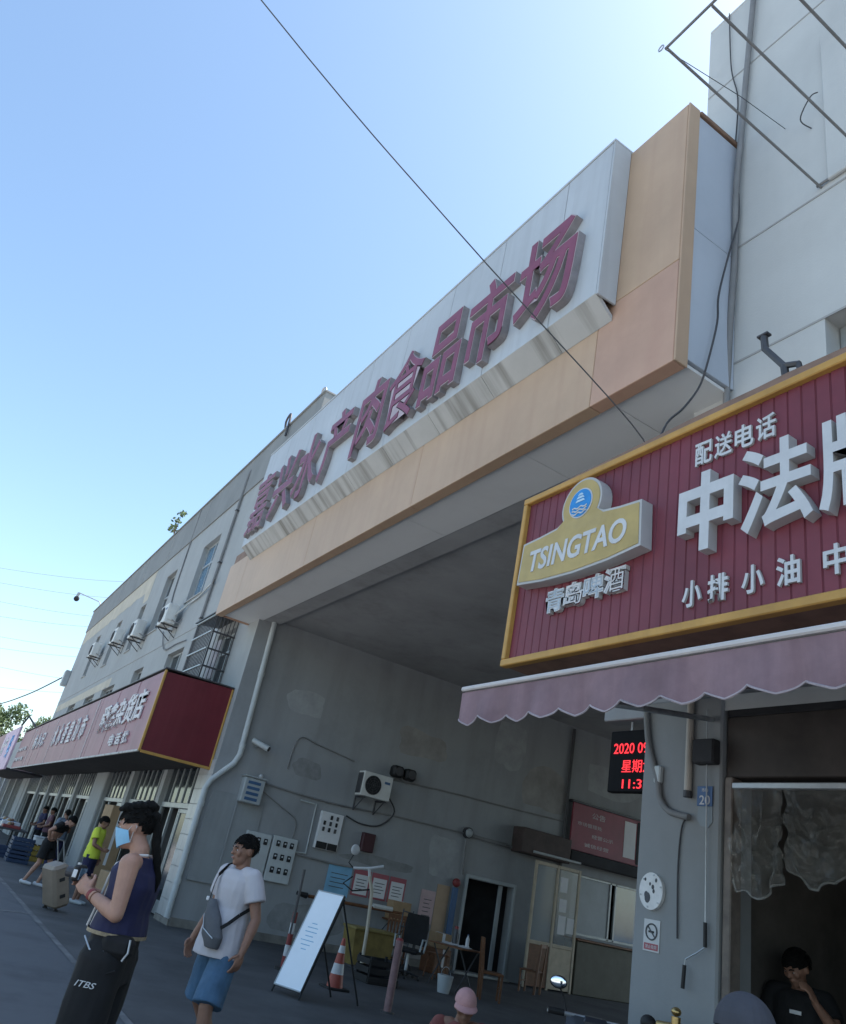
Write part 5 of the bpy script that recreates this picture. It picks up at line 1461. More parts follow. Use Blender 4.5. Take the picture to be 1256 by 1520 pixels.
def head(mb, c, yaw, pitch, s=1.0, nose=True):
    """c = centre of the head, facing -Y rotated by yaw about Z, pitch > 0 looks down"""
    rot = Matrix.Rotation(yaw, 3, 'Z') @ Matrix.Rotation(pitch, 3, 'X')
    T = lambda x, y, z: Vector(c) + rot @ (Vector((x, y, z)) * s)
    def E(p, r): mb.ball(T(*p), Vector(r) * s, 18, 12, rot=rot)
    E((0, .012, .028), (.074, .094, .088))
    E((0, -.018, .0), (.069, .074, .085))
    E((0, -.03, -.055), (.056, .06, .058))
    E((0, -.062, -.085), (.03, .026, .025))
    E((0, -.082, .026), (.05, .016, .016))
    E((0, -.088 if not nose else -.092, .006 if not nose else .0), (.011, .014, .022 if not nose else .03))
    if nose:
        E((0, -.103, -.018), (.016, .014, .012))
        E((0, -.087, -.05), (.024, .011, .011))
    for q in (-1, 1):
        E((q * .075, .012, -.004), (.009, .02, .031))
        if nose:
            E((q * .042, -.066, -.015), (.024, .02, .026))
    return T, rot
def hair(T, rot, c, s, parent, root_org, mat=m_hair, front=.045, back=-.055, vol=1.06, fringe=0.0, seed=1, tufts=260):
    m = MB()
    nu, nv = 28, 16
    for j in range(nv):
        for i in range(nu):
            def P(i_, j_):
                th = math.pi * .86 * j_ / nv; ph = 2 * math.pi * i_ / nu
                p = Vector((.078 * math.sin(th) * math.cos(ph), .012 + .1 * math.sin(th) * math.sin(ph), .03 + .092 * math.cos(th)))
                k = vol + .03 * noise.noise(p * 40 + Vector((seed, 0, 0)))
                return Vector((p.x * k, .012 + (p.y - .012) * k, .02 + (p.z - .02) * k))
            q = [P(i, j), P(i, j + 1), P(i + 1, j + 1), P(i + 1, j)]
            ctr = sum(q, Vector()) / 4
            t = (ctr.y + .09) / .2
            lim = front + (back - front) * max(0, min(1, (t - .12) * 1.5)) + .012 * noise.noise(ctr * 70)
            if abs(ctr.x) > .05 and ctr.y < .045:
                lim = max(lim, .012)
            if ctr.z > lim:
                m.add([T(*p) for p in q], [(0, 1, 2, 3)])
    if fringe:
        for k in range(18):
            x = -.05 + .1 * k / 17
            m.tube([T(x * .9, -.02, .12), T(x, -.085, .115 + fringe * .5), T(x * 1.1, -.118, .075 + fringe * random.uniform(-.2, .4))], [.012, .013, .004], 5)
    rnd = random.Random(seed * 17)
    for _ in range(tufts):
        th = rnd.uniform(0, math.pi * .62); ph = rnd.uniform(0, 2 * math.pi)
        p = Vector((.078 * math.sin(th) * math.cos(ph), .1 * math.sin(th) * math.sin(ph), .092 * math.cos(th)))
        t = (p.y + .102) / .2
        lim = front + (back - front) * max(0, min(1, (t - .12) * 1.5))
        if p.z + .03 < lim - .004 or (abs(p.x) > .05 and p.y < .03 and p.z < 0):
            continue
        d = p.normalized(); q = Vector((rnd.gauss(0, 1), -1.2 + rnd.gauss(0, .6), rnd.gauss(0, .5) - .4)); q = (q - d * q.dot(d)).normalized()
        b = Vector((p.x * vol, .012 + p.y * vol, .03 + p.z * vol))
        m.tube([T(*(b - d * .006)), T(*(b + d * .006 + q * .008)), T(*(b + d * .004 + q * .024))], [.005, .0048, .0015], 4, caps=False)
    m.v = [p - root_org * 0 for p in m.v]
    return m.build('hair', mat, parent, smooth=80, local=True)
def face(T, parent, brow=True, s=1.0):
    for q in (-1, 1):
        e = MB().ball(T(q * .031, -.079, .006), Vector((.012, .007, .007)) * s, 10, 6).build('eye', m_eyewhite, parent, smooth=180, local=True)
        MB().ball(T(q * .031, -.0845, .006), Vector((.0055, .004, .006)) * s, 8, 6).build('iris', m_black, e, smooth=180, local=True)
        if brow:
            MB().tube([T(q * .014, -.0965, .026), T(q * .032, -.0945, .032), T(q * .05, -.084, .026)], [.004, .0048, .003], 5).build('eyebrow', m_hair, parent, smooth=True, local=True)
m_eyewhite = M('eye_white', (.55, .52, .5), .4, var=0)
m_lip_c = M('lip', (.32, .13, .11), .5, var=.1)

def rig(h=1.7, **k):
    """joint table of a person 1.70 m tall facing -Y, left side +X"""
    J = dict(pel=V(0, 0, .92), waist=V(0, 0, 1.06), chest=V(0, 0, 1.28), neck=V(0, .005, 1.43), head=V(0, -.02, 1.575),
             shL=V(.175, 0, 1.385), shR=V(-.175, 0, 1.385), elL=V(.235, .02, 1.11), elR=V(-.235, .02, 1.11), wrL=V(.245, -.06, .88), wrR=V(-.245, -.06, .88),
             hipL=V(.09, 0, .9), hipR=V(-.09, 0, .9), knL=V(.1, -.01, .48), knR=V(-.1, -.01, .48), anL=V(.1, .02, .08), anR=V(-.1, .02, .08))
    J.update(k)
    return J
def torso_rings(J, g=0.0, belly=0.0, z0=None, z1=None):
    pel, wa, chs, nk = J['pel'], J['waist'], J['chest'], J['neck']
    prof = [(-.10, .135, .10), (.0, .158, .112), (.35, .152, .108 + belly), (.6, .142, .1 + belly), (1, .140, .098 + belly * .7), (1.4, .152, .104), (2.0, .168, .112), (2.45, .172, .105), (2.75, .155, .088), (2.93, .10, .07), (3, .07, .06)]
    out = []
    pts = [pel, wa, chs, nk]
    for t, a, b in prof:
        i = max(0, min(2, int(t)))
        f = t - i
        c = pts[i].lerp(pts[i + 1], f)
        if z0 is not None and c.z < z0 or z1 is not None and c.z > z1:
            continue
        out.append((c, a + g, b + g))
    return out
def body_mesh(J, hands, yaw, pitch, s_head=1.0, feet=True, nose=True):
    mb = MB()
    mb.loft(torso_rings(J))
    limb(mb, [J['neck'] + V(0, .005, -.05), J['neck'] + V(0, 0, .03), J['head'] + V(0, .02, -.05)], [.062, .055, .052])
    for q in 'LR':
        sgn = 1 if q == 'L' else -1
        sh, el, wr, hp, kn, an = (J[a + q] for a in ('sh', 'el', 'wr', 'hip', 'kn', 'an'))
        limb(mb, [J['chest'].lerp(J['neck'], .7) + V(sgn * .09, 0, 0), sh], [.06, .058])
        limb(mb, [sh, sh.lerp(el, .45), el], [.057, .049, .039])
        limb(mb, [el, el.lerp(wr, .3), wr], [.039, .041, .026])
        limb(mb, [hp, hp.lerp(kn, .4), kn], [.088, .076, .054])
        limb(mb, [kn, kn.lerp(an, .35), an], [.053, .054, .034])
        if feet:
            fd = J.get('foot' + q, V(0, -1, 0))
            limb(mb, [an + V(0, 0, -.03) - fd * .05, an + V(0, 0, -.042) + fd * .06, an + V(0, 0, -.052) + fd * .15], [.036, .034, .024])
        hd = hands[q]
        hand(mb, wr, *hd)
    T, rot = head(mb, J['head'], yaw, pitch, s_head, nose)
    return mb, T, rot
def put(name, me, mats, parent, smooth=True):
    for m in (mats if isinstance(mats, (list, tuple)) else [mats]):
        me.materials.append(m)
    me.polygons.foreach_set('use_smooth', [True] * len(me.polygons))
    ob = bpy.data.objects.new(name, me)
    COL.objects.link(ob); ob.parent = parent
    ORG[ob.name] = Vector()
    return ob
def facing(dx, dy): return math.atan2(dy, dx) + math.pi / 2
def shirt(J, g=.018, hem=.86, sleeve=.55, sr=.07, vox=.009, wr=.006, belly=0.0, flare=.0, seed=0, arms=True, full=False):
    mb = MB()
    rg = [r for r in torso_rings(J, g, belly) if r[0].z > hem + .02]
    lo = torso_rings(J, g, belly)
    c = J['pel'].lerp(J['waist'], (hem - J['pel'].z) / max(.01, J['waist'].z - J['pel'].z))
    rg = [(c, .158 + g + flare, .112 + g + flare + belly * .6), (c + V(0, 0, .05), .156 + g + flare * .8, .112 + g + flare * .8 + belly * .8)] + [r for r in rg if r[0].z > hem + .07]
    rg = [(c_, a_ + (.02 if c_.z < 1.1 else 0), b_ + (.026 if c_.z < 1.1 else 0)) for c_, a_, b_ in rg]
    if full:
        rg = [(V(0, -.01, hem + .08 * i), .218 - .007 * i, .182 - .009 * i) for i in range(4)] + [r for r in rg if r[0].z > hem + .3]
    rg = rg[:-1] + [(rg[-1][0] + V(0, .0, -.005), .075, .068)]
    mb.loft(rg)
    if arms:
        for q in 'LR':
            sgn = 1 if q == 'L' else -1
            sh, el = J['sh' + q], J['el' + q]
            limb(mb, [J['chest'].lerp(J['neck'], .75) + V(sgn * .08, 0, 0), sh], [.068, .07])
            e = sh.lerp(el, sleeve)
            mb.tube([sh, sh.lerp(el, sleeve * .5), e], [.069, sr, sr + .004], 16)
    return remesh(mb, vox, 3, wr, 9, seed)
def trousers(J, g=.02, end=.5, r=(.105, .098, .09), top=1.0, vox=.009, wr=.007, seed=0, below=None):
    mb = MB()
    p = J['pel']
    mb.loft([(p + V(0, 0, -.12), .16 + g, .115 + g), (p + V(0, 0, -.03), .168 + g * .6, .122 + g * .6), (p + V(0, 0, top - .92), .15 + g * .5, .11 + g * .5)])
    for q in 'LR':
        hp, kn, an = J['hip' + q], J['kn' + q], J['an' + q]
        if below is None:
            mb.tube([hp + V(0, 0, .02), hp.lerp(kn, .5), hp.lerp(kn, end)], list(r), 18)
            mb.ball(hp, r[0], 16, 8)
        else:
            mb.tube([hp + V(0, 0, .02), hp.lerp(kn, .5), kn, kn.lerp(an, .5), kn.lerp(an, below)], [r[0], r[0], r[1], r[1], r[2]], 18)
            mb.ball(hp, r[0], 16, 8)
    return remesh(mb, vox, 3, wr, 8, seed)
def shoes(J, p, mat, mats=None):
    for q in 'LR':
        an = J['an' + q]; fd = J.get('foot' + q, V(0, -1, 0))
        mb = MB()
        limb(mb, [an + V(0, 0, -.035) - fd * .055, an + V(0, 0, -.045) + fd * .06, an + V(0, 0, -.052) + fd * .17], [.044, .04, .03])
        put('shoe', remesh(mb, .008, 2), mat, p)

# --- masked man in navy vest, phone camera in hand
p1 = thing('person', 'man in navy sleeveless top and light blue face mask looking at a camera', 'person', (-4.965, 1.245, 0), None, facing(-.50, -.86))
J = rig(head=V(0, -.085, 1.56), neck=V(0, -.02, 1.42), chest=V(0, .012, 1.27), shL=V(.178, .0, 1.375), shR=V(-.178, -.01, 1.375), elL=V(.225, .03, 1.13), elR=V(-.21, -.05, 1.12),
        wrL=V(.10, -.19, 1.195), wrR=V(-.06, -.22, 1.19))
mb, T, rot = body_mesh(J, {'L': ((-.35, -.75, .42), (-.7, .1, -.1), (0, -.2, .9), 1.0), 'R': ((.25, -.75, .42), (.7, .1, -.1), (0, -.2, .9), 1.0)}, R(0), R(13), nose=False)
body1 = put('body', remesh(mb, .0055, 3), m_skin, p1)
face(T, body1)
hh = hair(T, rot, J['head'], 1, p1, Vector(), front=.055, back=-.04, vol=1.06)
tp = MB()
for k in range(22):   # volume on top
    a = random.uniform(-1, 1); b = random.uniform(-.07, .08)
    tp.tube([T(a * .045, b + .03, .1), T(a * .05, b, .124 + random.uniform(0, .008) - .02 * a * a), T(a * .045, max(b - .05, -.096), .098)], [.024, .026, .013], 6)
put('hair_top', remesh(tp, .006, 5, .003, 40), m_hair, p1)
pt = MB()
pt.tube([T(0, .1, .06), V(0, .04, 1.57), V(.01, .065, 1.49), V(.02, .10, 1.41), V(.02, .135, 1.33), V(.02, .145, 1.26)], [.022, .027, .025, .023, .018, .007], 12)
pt.ball(T(0, .1, .05), .04, 12, 8)
put('ponytail', remesh(pt, .007, 2, .005, 30), m_hair, p1)
mk = MB()
nu, nv = 14, 10
def mp(i, j):
    u = -1 + 2 * i / nu; v = j / nv
    a = u * 1.5
    z = .014 - .03 * abs(u) * (1 - v) + .028 * abs(u) * v - .122 * v
    rr = 1.06 + .05 * math.sin(math.pi * v) + .16 * math.exp(-(u * 2.6) ** 2) * (1 - .45 * v)
    return T(.074 * math.sin(a) * rr * (1 - .18 * v), -.012 - .084 * math.cos(a) * rr + .012 * v, z)
for i in range(nu):
    for j in range(nv):
        mk.quad(mp(i, j), mp(i, j + 1), mp(i + 1, j + 1), mp(i + 1, j))
mko = put('face_mask', mk.mesh('face_mask', []), m_mask, p1)
for k, i in enumerate((0, nu)):
    q = -1 if i == 0 else 1
    for j in (0, nv):
        MB().tube([mp(i, j), T(q * .079, .01, .02 if j == 0 else -.03), T(q * .08, .03, .0)], .0018, 4).build('ear_loop', m_white, mko, local=True)
vs = MB()
rg = torso_rings(J, .024)
c0 = J['pel'].lerp(J['waist'], .75)
rg = [(c0, .178, .155), (c0 + V(0, 0, .05), .175, .145)] + [r for r in rg if c0.z + .08 < r[0].z < 1.36] + [(V(0, -.0, 1.385), .15, .095), (V(0, 0, 1.42), .085, .075)]
vs.loft(rg)
put('vest', remesh(vs, .008, 3, .010, 9, 3), m_navy, p1)
m_pip = M('pale_piping', (.55, .52, .5), .7, var=.1)
for sgn in (-1, 1):
    MB().tube([V(sgn * .085, .06, 1.435), V(sgn * .09, -.03, 1.42), V(sgn * .06, -.11, 1.36), V(sgn * .035, -.135, 1.28), V(sgn * .03, -.148, 1.15), V(sgn * .03, -.165, c0.z + .01)], .007, 6).build('piping', m_pip, p1, local=True)
m_belt = M('gold_hem', (.24, .19, .12), .5, var=.4, vs=30)
bel = MB()
for i in range(36):
    a0, a1 = 2 * math.pi * i / 36, 2 * math.pi * (i + 1) / 36
    f = lambda a, z, k=1.0: c0 + V(.184 * k * math.cos(a), .161 * k * math.sin(a), z)
    bel.quad(f(a0, -.006), f(a1, -.006), f(a1, .012), f(a0, .012))
bel.build('hem_band', m_belt, p1, local=True)
tr = trousers(J, .03, r=(.13, .125, .135), below=.86, top=1.03, wr=.009, seed=4)
tro = put('trousers', tr, m_blackcloth, p1)
for i, c in enumerate('ITBS'):
    glyph('print', c, V(.222 , -.055 + i * .036, .83 + .004 * i), .02, .034, Y, Z, .004, m_white, m_white, tro) if False else None
pr_ = MB()
glyph('print', 'ITBS', V(.226, -.01, .80), .11, .028, Y, Z, .004, m_white, m_white, None, mb=pr_, shear=.3)
pr_.build('print', m_white, tro, local=True)
bgp = MB().box(.10, .2, -.02, .16, .93, 1.04, .03)
bgo = put('waist_bag', remesh(bgp, .008, 3, .004, 12), m_blackcloth, p1)
MB().tube([V(.205, .14, 1.03), V(.215, .15, .97), V(.212, .13, .93)], .006, 6).build('buckle', m_steel, bgo, local=True)
MB().tube([V(.15, -.12, 1.0), V(.19, -.06, .95), V(.2, .0, .93), V(.19, .04, .99)], .005, 5).build('chain', m_steel, p1, local=True)
MB().tube([V(.17, .02, .92), V(.19, .05, .85), V(.2, .11, .88)], .006, 5).build('strap_tail', m_blackcloth, p1, local=True)
for wr_, el_ in ((J['wrL'], J['elL']),):
    d = (el_ - wr_).normalized()
    MB().tube([wr_ + d * .015, wr_ + d * .035], .031, 14).build('wrist_band', m_redpaint, p1, local=True)
    MB().tube([wr_ + d * .055, wr_ + d * .062], .034, 14).build('bracelet', m_wood, p1, local=True)
shoes(J, p1, m_blackcloth)
cmr = thing('camera_gadget', 'small dark camera held up in both hands by the masked man', 'camera', (0, 0, 0))
cpos = Matrix.Translation(Vector((-4.965, 1.245, 0))) @ Matrix.Rotation(facing(-.50, -.86), 4, 'Z')
cc_ = cpos @ V(.0, -.315, 1.27)
cmr.location = cc_; cmr.rotation_euler = (0, 0, facing(-.50, -.86)); ORG[cmr.name] = Vector(cc_)
MB().box(-.065, .065, -.02, .02, -.04, .045, .012).build('body', m_black, cmr, local=True)
MB().tube([(0, -.02, 0), (0, -.07, 0)], .028, 14).build('lens', m_darksteel, cmr, local=True)
MB().box(-.05, .05, .0205, .023, -.03, .03).build('screen', m_glass_sky_tint, cmr, local=True)
MB().tube([(.04, 0, .045), (.04, 0, .056)], .011, 10).build('dial', m_steel, cmr, local=True)
MB().box(.0655, .07, -.012, .012, -.02, .02, .002).build('grip_badge', m_paper, cmr, local=True)

# --- man in white tee
p2 = thing('person', 'man in white T-shirt and denim shorts walking with a grey crossbody bag', 'person', (-6.58, 2.46, 0), None, facing(.30, -.86))
J = rig(head=V(0, -.02, 1.565), elL=V(.285, .03, 1.11), elR=V(-.265, .045, 1.115), wrL=V(.325, -.06, .89), wrR=V(-.33, -.03, .885),
        knL=V(.17, -.13, .5), knR=V(-.17, .06, .49), anL=V(.2, -.09, .09), anR=V(-.2, .36, .14), hipL=V(.095, 0, .9), hipR=V(-.095, 0, .9), footR=V(0, -.8, -.5))
mb, T, rot = body_mesh(J, {'L': ((.02, -.2, -1), (-.9, 0, 0), (0, -1, 0), .8), 'R': ((-.02, -.2, -1), (.9, 0, 0), (0, -1, 0), .8)}, R(-16), R(7))
body2 = put('body', remesh(mb, .0055, 3), m_skin2, p2)
face(T, body2)
MB().tube([T(-.024, -.0975, -.05), T(0, -.1005, -.048), T(.024, -.0975, -.05)], [.003, .005, .003], 6).build('lips', m_lip_c, body2, local=True)
hair(T, rot, J['head'], 1, p2, Vector(), front=.056, back=-.05, vol=1.02, seed=5)
put('t_shirt', shirt(J, .024, .81, .6, .078, .0075, .009, seed=1, flare=.02, full=True), m_tee, p2)
put('shorts', trousers(J, .012, .97, (.1, .108, .118), .98, .0075, .011, 2), m_denim, p2)
bgm = MB()
bgm.loft([(V(.095, -.17, .87), .07, .04), (V(.08, -.18, .95), .115, .055), (V(.03, -.18, 1.07), .09, .05), (V(-.045, -.17, 1.19), .04, .028)])
bgo = put('crossbody_bag', remesh(bgm, .007, 2, .003, 15), m_greycloth, p2)
MB().tube([V(-.04, -.215, 1.08), V(.02, -.238, .99), V(.15, -.228, .94)], .004, 5).build('zip', m_steel, bgo, local=True)
MB().box(-.085, -.055, -.205, -.19, 1.17, 1.2, .004).build('tag', m_white, bgo, local=True)
def strap(pts, w, m, parent, nm='strap'):
    s = MB()
    pts = [Vector(p) for p in pts]
    for i in range(len(pts) - 1):
        t = (pts[i + 1] - pts[i]).normalized()
        out = Vector((pts[i].x, pts[i].y, 0)); out = out.normalized() if out.length > .01 else Vector((0, -1, 0))
        sd = t.cross(out).normalized() * w
        s.add([pts[i] - sd, pts[i] + sd, pts[i + 1] + sd, pts[i + 1] - sd], [(0, 1, 2, 3)])
        o_ = out * .004
        s.add([pts[i] - sd + o_, pts[i] + sd + o_, pts[i + 1] + sd + o_, pts[i + 1] - sd + o_], [(0, 1, 2, 3)])
    return s.build(nm, m, parent, local=True)
strap([(-.095, .09, 1.42), (-.105, .02, 1.465), (-.108, -.06, 1.43), (-.105, -.125, 1.36), (-.09, -.155, 1.28), (-.075, -.172, 1.19)], .017, m_blackcloth, p2)
strap([(.14, -.19, 1.0), (.175, -.14, 1.05), (.19, -.06, 1.12), (.19, .04, 1.18), (.12, .13, 1.26)], .013, m_blackcloth, p2)
shoes(J, p2, m_white)

# --- man in lime shirt
p3 = thing('person', 'man in bright lime T-shirt and dark shorts beside the cartons', 'person', (-18.45, 3.62, 0), None, facing(.45, .75))
J = rig(elR=V(-.25, -.06, 1.12), wrR=V(-.14, -.22, 1.05), elL=V(.24, .03, 1.11), wrL=V(.24, -.08, .88), head=V(0, -.03, 1.555))
mb, T, rot = body_mesh(J, {'L': ((0, -.1, -1), (-1, 0, 0), (0, -1, 0), .6), 'R': ((.3, -.8, 0), (1, 0, 0), (0, 0, 1), .8)}, R(20), R(12))
b3 = put('body', remesh(mb, .009, 2), m_skin2, p3)
face(T, b3); hair(T, rot, J['head'], 1, p3, Vector(), seed=9)
put('t_shirt', shirt(J, .022, .86, .6, .075, .01, .007, seed=3), m_lime, p3)
put('shorts', trousers(J, .02, .9, (.11, .105, .11), 1.0, .01, .007, 5), m_navy, p3)
shoes(J, p3, m_frame)
# --- man with rolled-up dark shirt, leaning
p4 = thing('person', 'man with dark shirt rolled up to bare his midriff, leaning over on the road', 'person', (-20.9, 3.1, 0), None, facing(.53, .83))
J = rig(waist=V(0, -.03, 1.06), chest=V(0, -.13, 1.24), neck=V(0, -.24, 1.36), head=V(0, -.34, 1.43), shL=V(.17, -.2, 1.33), shR=V(-.17, -.2, 1.33),
        elL=V(.33, -.06, 1.17), elR=V(-.33, -.06, 1.17), wrL=V(.2, -.05, .99), wrR=V(-.2, -.05, .99), knL=V(.11, -.14, .5), anL=V(.1, -.02, .08), knR=V(-.11, .02, .48), anR=V(-.12, .2, .09))
mb, T, rot = body_mesh(J, {'L': ((-.7, -.5, -.3), (-.6, 0, .3), (0, -1, 0), .6), 'R': ((.7, -.5, -.3), (.6, 0, .3), (0, -1, 0), .6)}, 0, R(35))
b4 = put('body', remesh(mb, .009, 2), m_skin, p4)
face(T, b4); hair(T, rot, J['head'], 1, p4, Vector(), seed=12)
mb = MB()
mb.loft([(J['waist'].lerp(J['chest'], .55), .175, .13), (J['chest'], .185, .14), (J['chest'].lerp(J['neck'], .6), .185, .13), (J['neck'] + V(0, 0, -.01), .085, .08)])
for q in 'LR':
    mb.tube([J['sh' + q], J['sh' + q].lerp(J['el' + q], .5)], [.075, .078], 14); mb.ball(J['sh' + q], .075, 12, 8)
put('rolled_shirt', remesh(mb, .01, 2, .007), m_blackcloth, p4)
put('shorts', trousers(J, .025, .8, (.115, .11, .12), 1.0, .01, .007, 6), m_blackcloth, p4)
shoes(J, p4, m_white)
# --- distant people at the stall
def bystander(loc, f, top, bottom, label, seed, sit=False):
    p = thing('person', label, 'person', loc, 'people by the far stall', f)
    kw = {}
    J = rig(wrL=V(.12, -.25, 1.0), elL=V(.24, -.02, 1.12), elR=V(-.24, .0, 1.11), wrR=V(-.16, -.24, 1.02))
    mb, T, rot = body_mesh(J, {'L': ((-.3, -.9, 0), (-1, 0, 0), (0, 0, 1), .7), 'R': ((.3, -.9, 0), (1, 0, 0), (0, 0, 1), .7)}, 0, R(10))
    b = put('body', remesh(mb, .012, 2), m_skin2, p)
    face(T, b); hair(T, rot, J['head'], 1, p, Vector(), seed=seed)
    put('shirt', shirt(J, .022, .86, .6, .075, .013, .007, seed=seed), top, p)
    put('trousers', trousers(J, .02, r=(.1, .085, .075), below=.95, vox=.013, seed=seed), bottom, p)
    shoes(J, p, m_black)
m_plum = M('plum_cloth', (.14, .07, .09), .8)
m_slate = M('slate_cloth', (.16, .19, .24), .8)
bystander((-26.9, 4.2, 0), facing(-.8, -.3), m_slate, m_navy, 'person in slate shirt behind the blue crates', 21)
bystander((-32.2, 4.55, 0), facing(0, -1), m_plum, m_blackcloth, 'person in plum top behind the far stall table', 22)
bystander((-33.9, 4.5, 0), facing(.3, -1), m_navy, m_blackcloth, 'person in navy top at the far end of the stall', 23)
bystander((-30.6, 2.2, 0), facing(-.3, 1), m_plum, m_navy, 'person in plum top at the left picture edge', 24)

# --- shopkeeper inside the doorway
p5 = thing('person', 'person in black T-shirt with white print inside the shop doorway', 'person', (-4.05, 5.95, 0.012), None, facing(.3, -.9))
J = rig(elL=V(.27, -.08, 1.2), wrL=V(.17, -.22, 1.36), elR=V(-.25, 0, 1.12), wrR=V(-.2, -.2, 1.0), head=V(0, -.05, 1.56))
mb, T, rot = body_mesh(J, {'L': ((-.3, -.4, .8), (-.8, 0, 0), (0, .8, .5), .8), 'R': ((.2, -.9, 0), (1, 0, 0), (0, 0, 1), .8)}, R(-25), R(28))
b5 = put('body', remesh(mb, .007, 2), m_skin2, p5)
face(T, b5); hair(T, rot, J['head'], 1, p5, Vector(), seed=31)
ts = put('t_shirt', shirt(J, .022, .86, .6, .075, .009, .006, seed=8), m_blackcloth, p5)
MB().box(-.03, .05, -.148, -.14, 1.27, 1.295, .002).build('print', m_white, ts, local=True)
MB().ball(V(.02, -.145, 1.17), (.02, .006, .02), 10, 6).build('print', m_white, ts, local=True)
put('trousers', trousers(J, .02, r=(.1, .085, .08), below=.95, vox=.01, seed=9), m_navy, p5)
shoes(J, p5, m_black)
# --- near passer-by in a grey cap, only the top of the cap reaches the picture
def cap(T, parent, mat, brim=True):
    m = MB()
    nu, nv = 24, 9
    for j in range(nv):
        for i in range(nu):
            def P(i_, j_):
                th = math.pi * .5 * j_ / nv; ph = 2 * math.pi * i_ / nu
                return T(.089 * math.sin(th) * math.cos(ph), .008 + .112 * math.sin(th) * math.sin(ph), .035 + .1 * math.cos(th))
            m.quad(P(i, j), P(i, j + 1), P(i + 1, j + 1), P(i + 1, j))
    c = m.build('cap', mat, parent, smooth=120, local=True)
    if brim:
        b = MB()
        for i in range(12):
            def Q(i_, k):
                a = math.pi * (1.12 + .76 * i_ / 12)
                r = 1 + k * .62
                return T(.089 * math.cos(a) * (1 + .15 * k), .008 + .112 * math.sin(a) * r, .035 - .02 * k)
            b.add([Q(i, 0), Q(i + 1, 0), Q(i + 1, 1), Q(i, 1)], [(0, 1, 2, 3)])
            b.add([Q(i, 0) - V(0, 0, .006), Q(i + 1, 0) - V(0, 0, .006), Q(i + 1, 1) - V(0, 0, .006), Q(i, 1) - V(0, 0, .006)], [(0, 1, 2, 3)])
        b.build('brim', mat, c, local=True)
    return c
p6 = thing('person', 'near passer-by whose grey cap shows at the bottom edge below the shop door', 'person', (-1.62, 2.14, -.16), None, facing(-.6, .8))
J = rig()
mb, T, rot = body_mesh(J, {'L': ((0, -.1, -1), (-1, 0, 0), (0, -1, 0), .6), 'R': ((0, -.1, -1), (1, 0, 0), (0, -1, 0), .6)}, 0, R(5))
b6 = put('body', remesh(mb, .009, 2), m_skin2, p6)
face(T, b6)
m_capgrey = M('cap_grey', (.052, .053, .064), .85, var=.12, vs=15)
cap(T, p6, m_capgrey)
hair(T, rot, J['head'], 1, p6, Vector(), front=.03, seed=41, tufts=0)
put('shirt', shirt(J, .022, .86, .6, .075, .011, .007, seed=11), m_slate, p6)
put('trousers', trousers(J, .02, r=(.1, .085, .075), below=.93, vox=.012, seed=12), m_greycloth, p6)
p6.scale = (.865, .865, .865); p6.location = (-1.5, 1.98, 0)
shoes(J, p6, m_black)
# --- seated person in a pink cap
p7 = thing('person', 'person in a pink cap crouching at the bottom of the picture', 'person', (-6.0, 4.4, 0), None, facing(.9, -.5))
J = rig(pel=V(0, .1, .22), waist=V(0, .07, .36), chest=V(0, -.02, .56), neck=V(0, -.1, .69), head=V(0, -.15, .80), shL=V(.17, -.06, .64), shR=V(-.17, -.06, .64),
        hipL=V(.09, .1, .2), hipR=V(-.09, .1, .2), knL=V(.16, -.26, .46), knR=V(-.16, -.26, .46), anL=V(.13, -.13, .08), anR=V(-.13, -.13, .08),
        elL=V(.26, -.24, .5), elR=V(-.26, -.24, .5), wrL=V(.08, -.4, .42), wrR=V(-.08, -.4, .42))
mb, T, rot = body_mesh(J, {'L': ((-.5, -.6, -.3), (-.5, 0, -.8), (0, -1, 0), .8), 'R': ((.5, -.6, -.3), (.5, 0, -.8), (0, -1, 0), .8)}, 0, R(12))
b7 = put('body', remesh(mb, .008, 2), m_skin2, p7)
face(T, b7)
m_pinkcap = M('cap_pink', (.50, .27, .26), .85, var=.1, vs=15)
cap(T, p7, m_pinkcap)
hair(T, rot, J['head'], 1, p7, Vector(), front=.02, seed=43, tufts=0)
m_rust = M('rust_cloth', (.20, .06, .05), .8)
mb = MB()
mb.loft([(V(0, .1, .16), .165, .13), (J['pel'], .18, .14), (J['waist'], .175, .135), (J['chest'], .19, .135), (J['chest'].lerp(J['neck'], .6), .18, .12), (J['neck'], .08, .075)])
for q in 'LR':
    limb(mb, [J['sh' + q], J['sh' + q].lerp(J['el' + q], .6)], [.072, .07])
put('shirt', remesh(mb, .01, 2, .006), m_rust, p7)
mb = MB()
for q in 'LR':
    limb(mb, [J['hip' + q], J['kn' + q]], [.105, .085]); mb.tube([J['kn' + q], J['kn' + q].lerp(J['an' + q], .85)], [.084, .07], 14)
put('trousers', remesh(mb, .01, 2, .006), m_greycloth, p7)
shoes(J, p7, m_black)
# ------------------------------------------------------------------ scooter in front of the passage
sc2 = thing('scooter', 'dark scooter with a bright mirror beside the pillar at the bottom edge', 'scooter', (-4.35, 4.28, 0), None, R(-132))
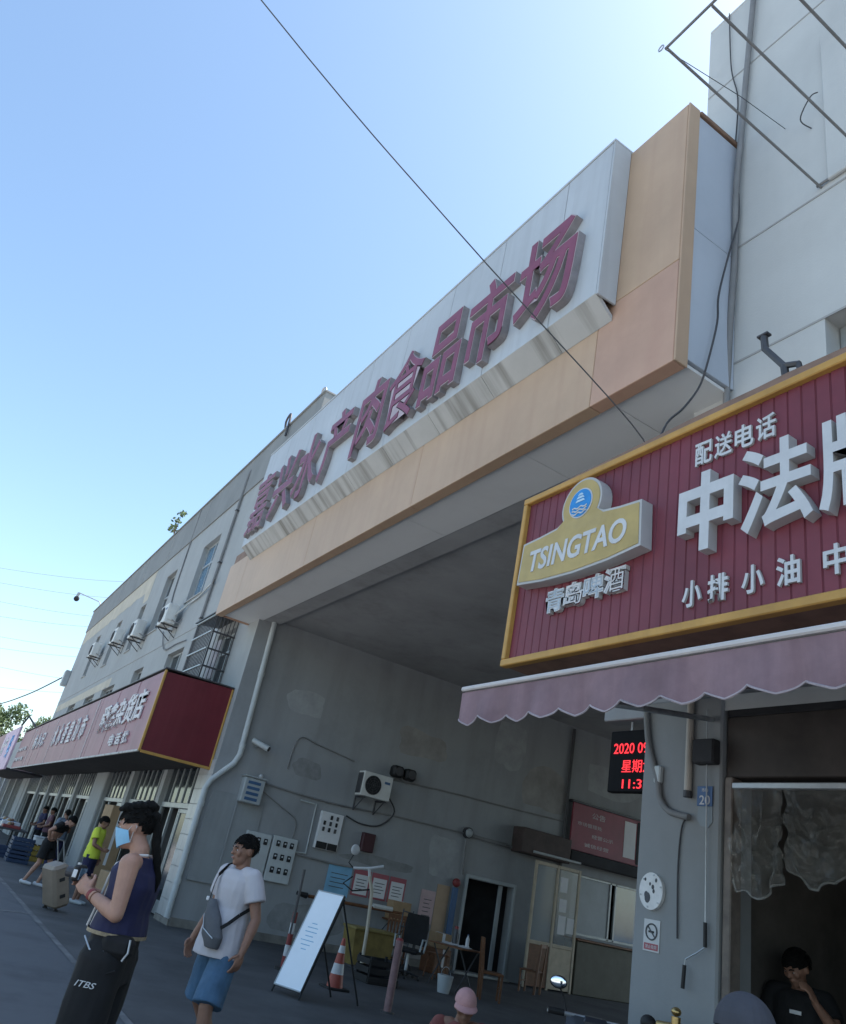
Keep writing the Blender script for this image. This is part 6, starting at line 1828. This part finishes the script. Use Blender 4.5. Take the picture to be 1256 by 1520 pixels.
# local: forward -Y
m_scoot = M('scooter_body', (.03, .032, .04), .35, var=.15, coat=.5)
for y in (-.62, .60):
    MB().tube([V(-.05, y, .25), V(.05, y, .25)], .235, 26).build('tyre', m_black, sc2, local=True, smooth=True)
    MB().tube([V(-.056, y, .25), V(.056, y, .25)], .14, 20).build('rim', m_steel, sc2, local=True, smooth=True)
MB().prism([(-.34, .28), (-.36, .62), (-.46, .98), (-.40, .99), (-.26, .62), (-.22, .28)], (-.2, 0, 0), Y, Z, (.4, 0, 0)).build('leg_shield', m_scoot, sc2, local=True)
MB().box(-.18, .18, -.24, .22, .24, .3, .02).build('footboard', m_scoot, sc2, local=True)
MB().prism([(.15, .26), (.12, .66), (.3, .72), (.78, .74), (.86, .62), (.6, .45), (.4, .3)], (-.15, 0, 0), Y, Z, (.3, 0, 0)).build('rear_body', m_scoot, sc2, local=True)
MB().box(-.14, .14, .14, .74, .742, .83, .035).build('seat', m_blackcloth, sc2, local=True)
MB().prism([(-.86, .42), (-.62, .52), (-.4, .46), (-.42, .43), (-.62, .485), (-.84, .4)], (-.07, 0, 0), Y, Z, (.14, 0, 0)).build('front_mudguard', m_scoot, sc2, local=True)
MB().tube([V(0, -.6, .3), V(0, -.44, .9)], .03, 10).build('fork', m_steel, sc2, local=True)
MB().box(-.1, .1, -.53, -.38, .88, 1.0, .03).build('headlamp_cowl', m_scoot, sc2, local=True)
MB().ball(V(0, -.53, .94), (.055, .02, .045), 14, 8).build('headlamp', m_glass_sky_tint, sc2, local=True, smooth=180)
MB().tube([V(-.33, -.36, .99), V(-.12, -.42, .985), V(.12, -.42, .985), V(.33, -.36, .99)], .014, 8).build('handlebar', m_steel, sc2, local=True)
for s_ in (1, -1):
    MB().tube([V(s_ * .33, -.36, .99), V(s_ * .22, -.39, .99)], .022, 10).build('grip', m_black, sc2, local=True)
    if s_ < 0:
        continue
    MB().tube([V(s_ * .2, -.41, .99), V(s_ * .23, -.42, 1.08), V(s_ * .26, -.41, 1.13)], .007, 6).build('mirror_stalk', m_black, sc2, local=True)
    mr_ = MB().ball(V(s_ * .275, -.405, 1.165), (.062, .014, .042), 16, 10).build('mirror', m_black, sc2, local=True, smooth=180)
    MB().ball(V(s_ * .275, -.394, 1.167), (.055, .006, .036), 16, 10).build('mirror_glass', M('mirror_glass', (.85, .88, .9), .03, metal=1.0, var=0), mr_, local=True, smooth=180)
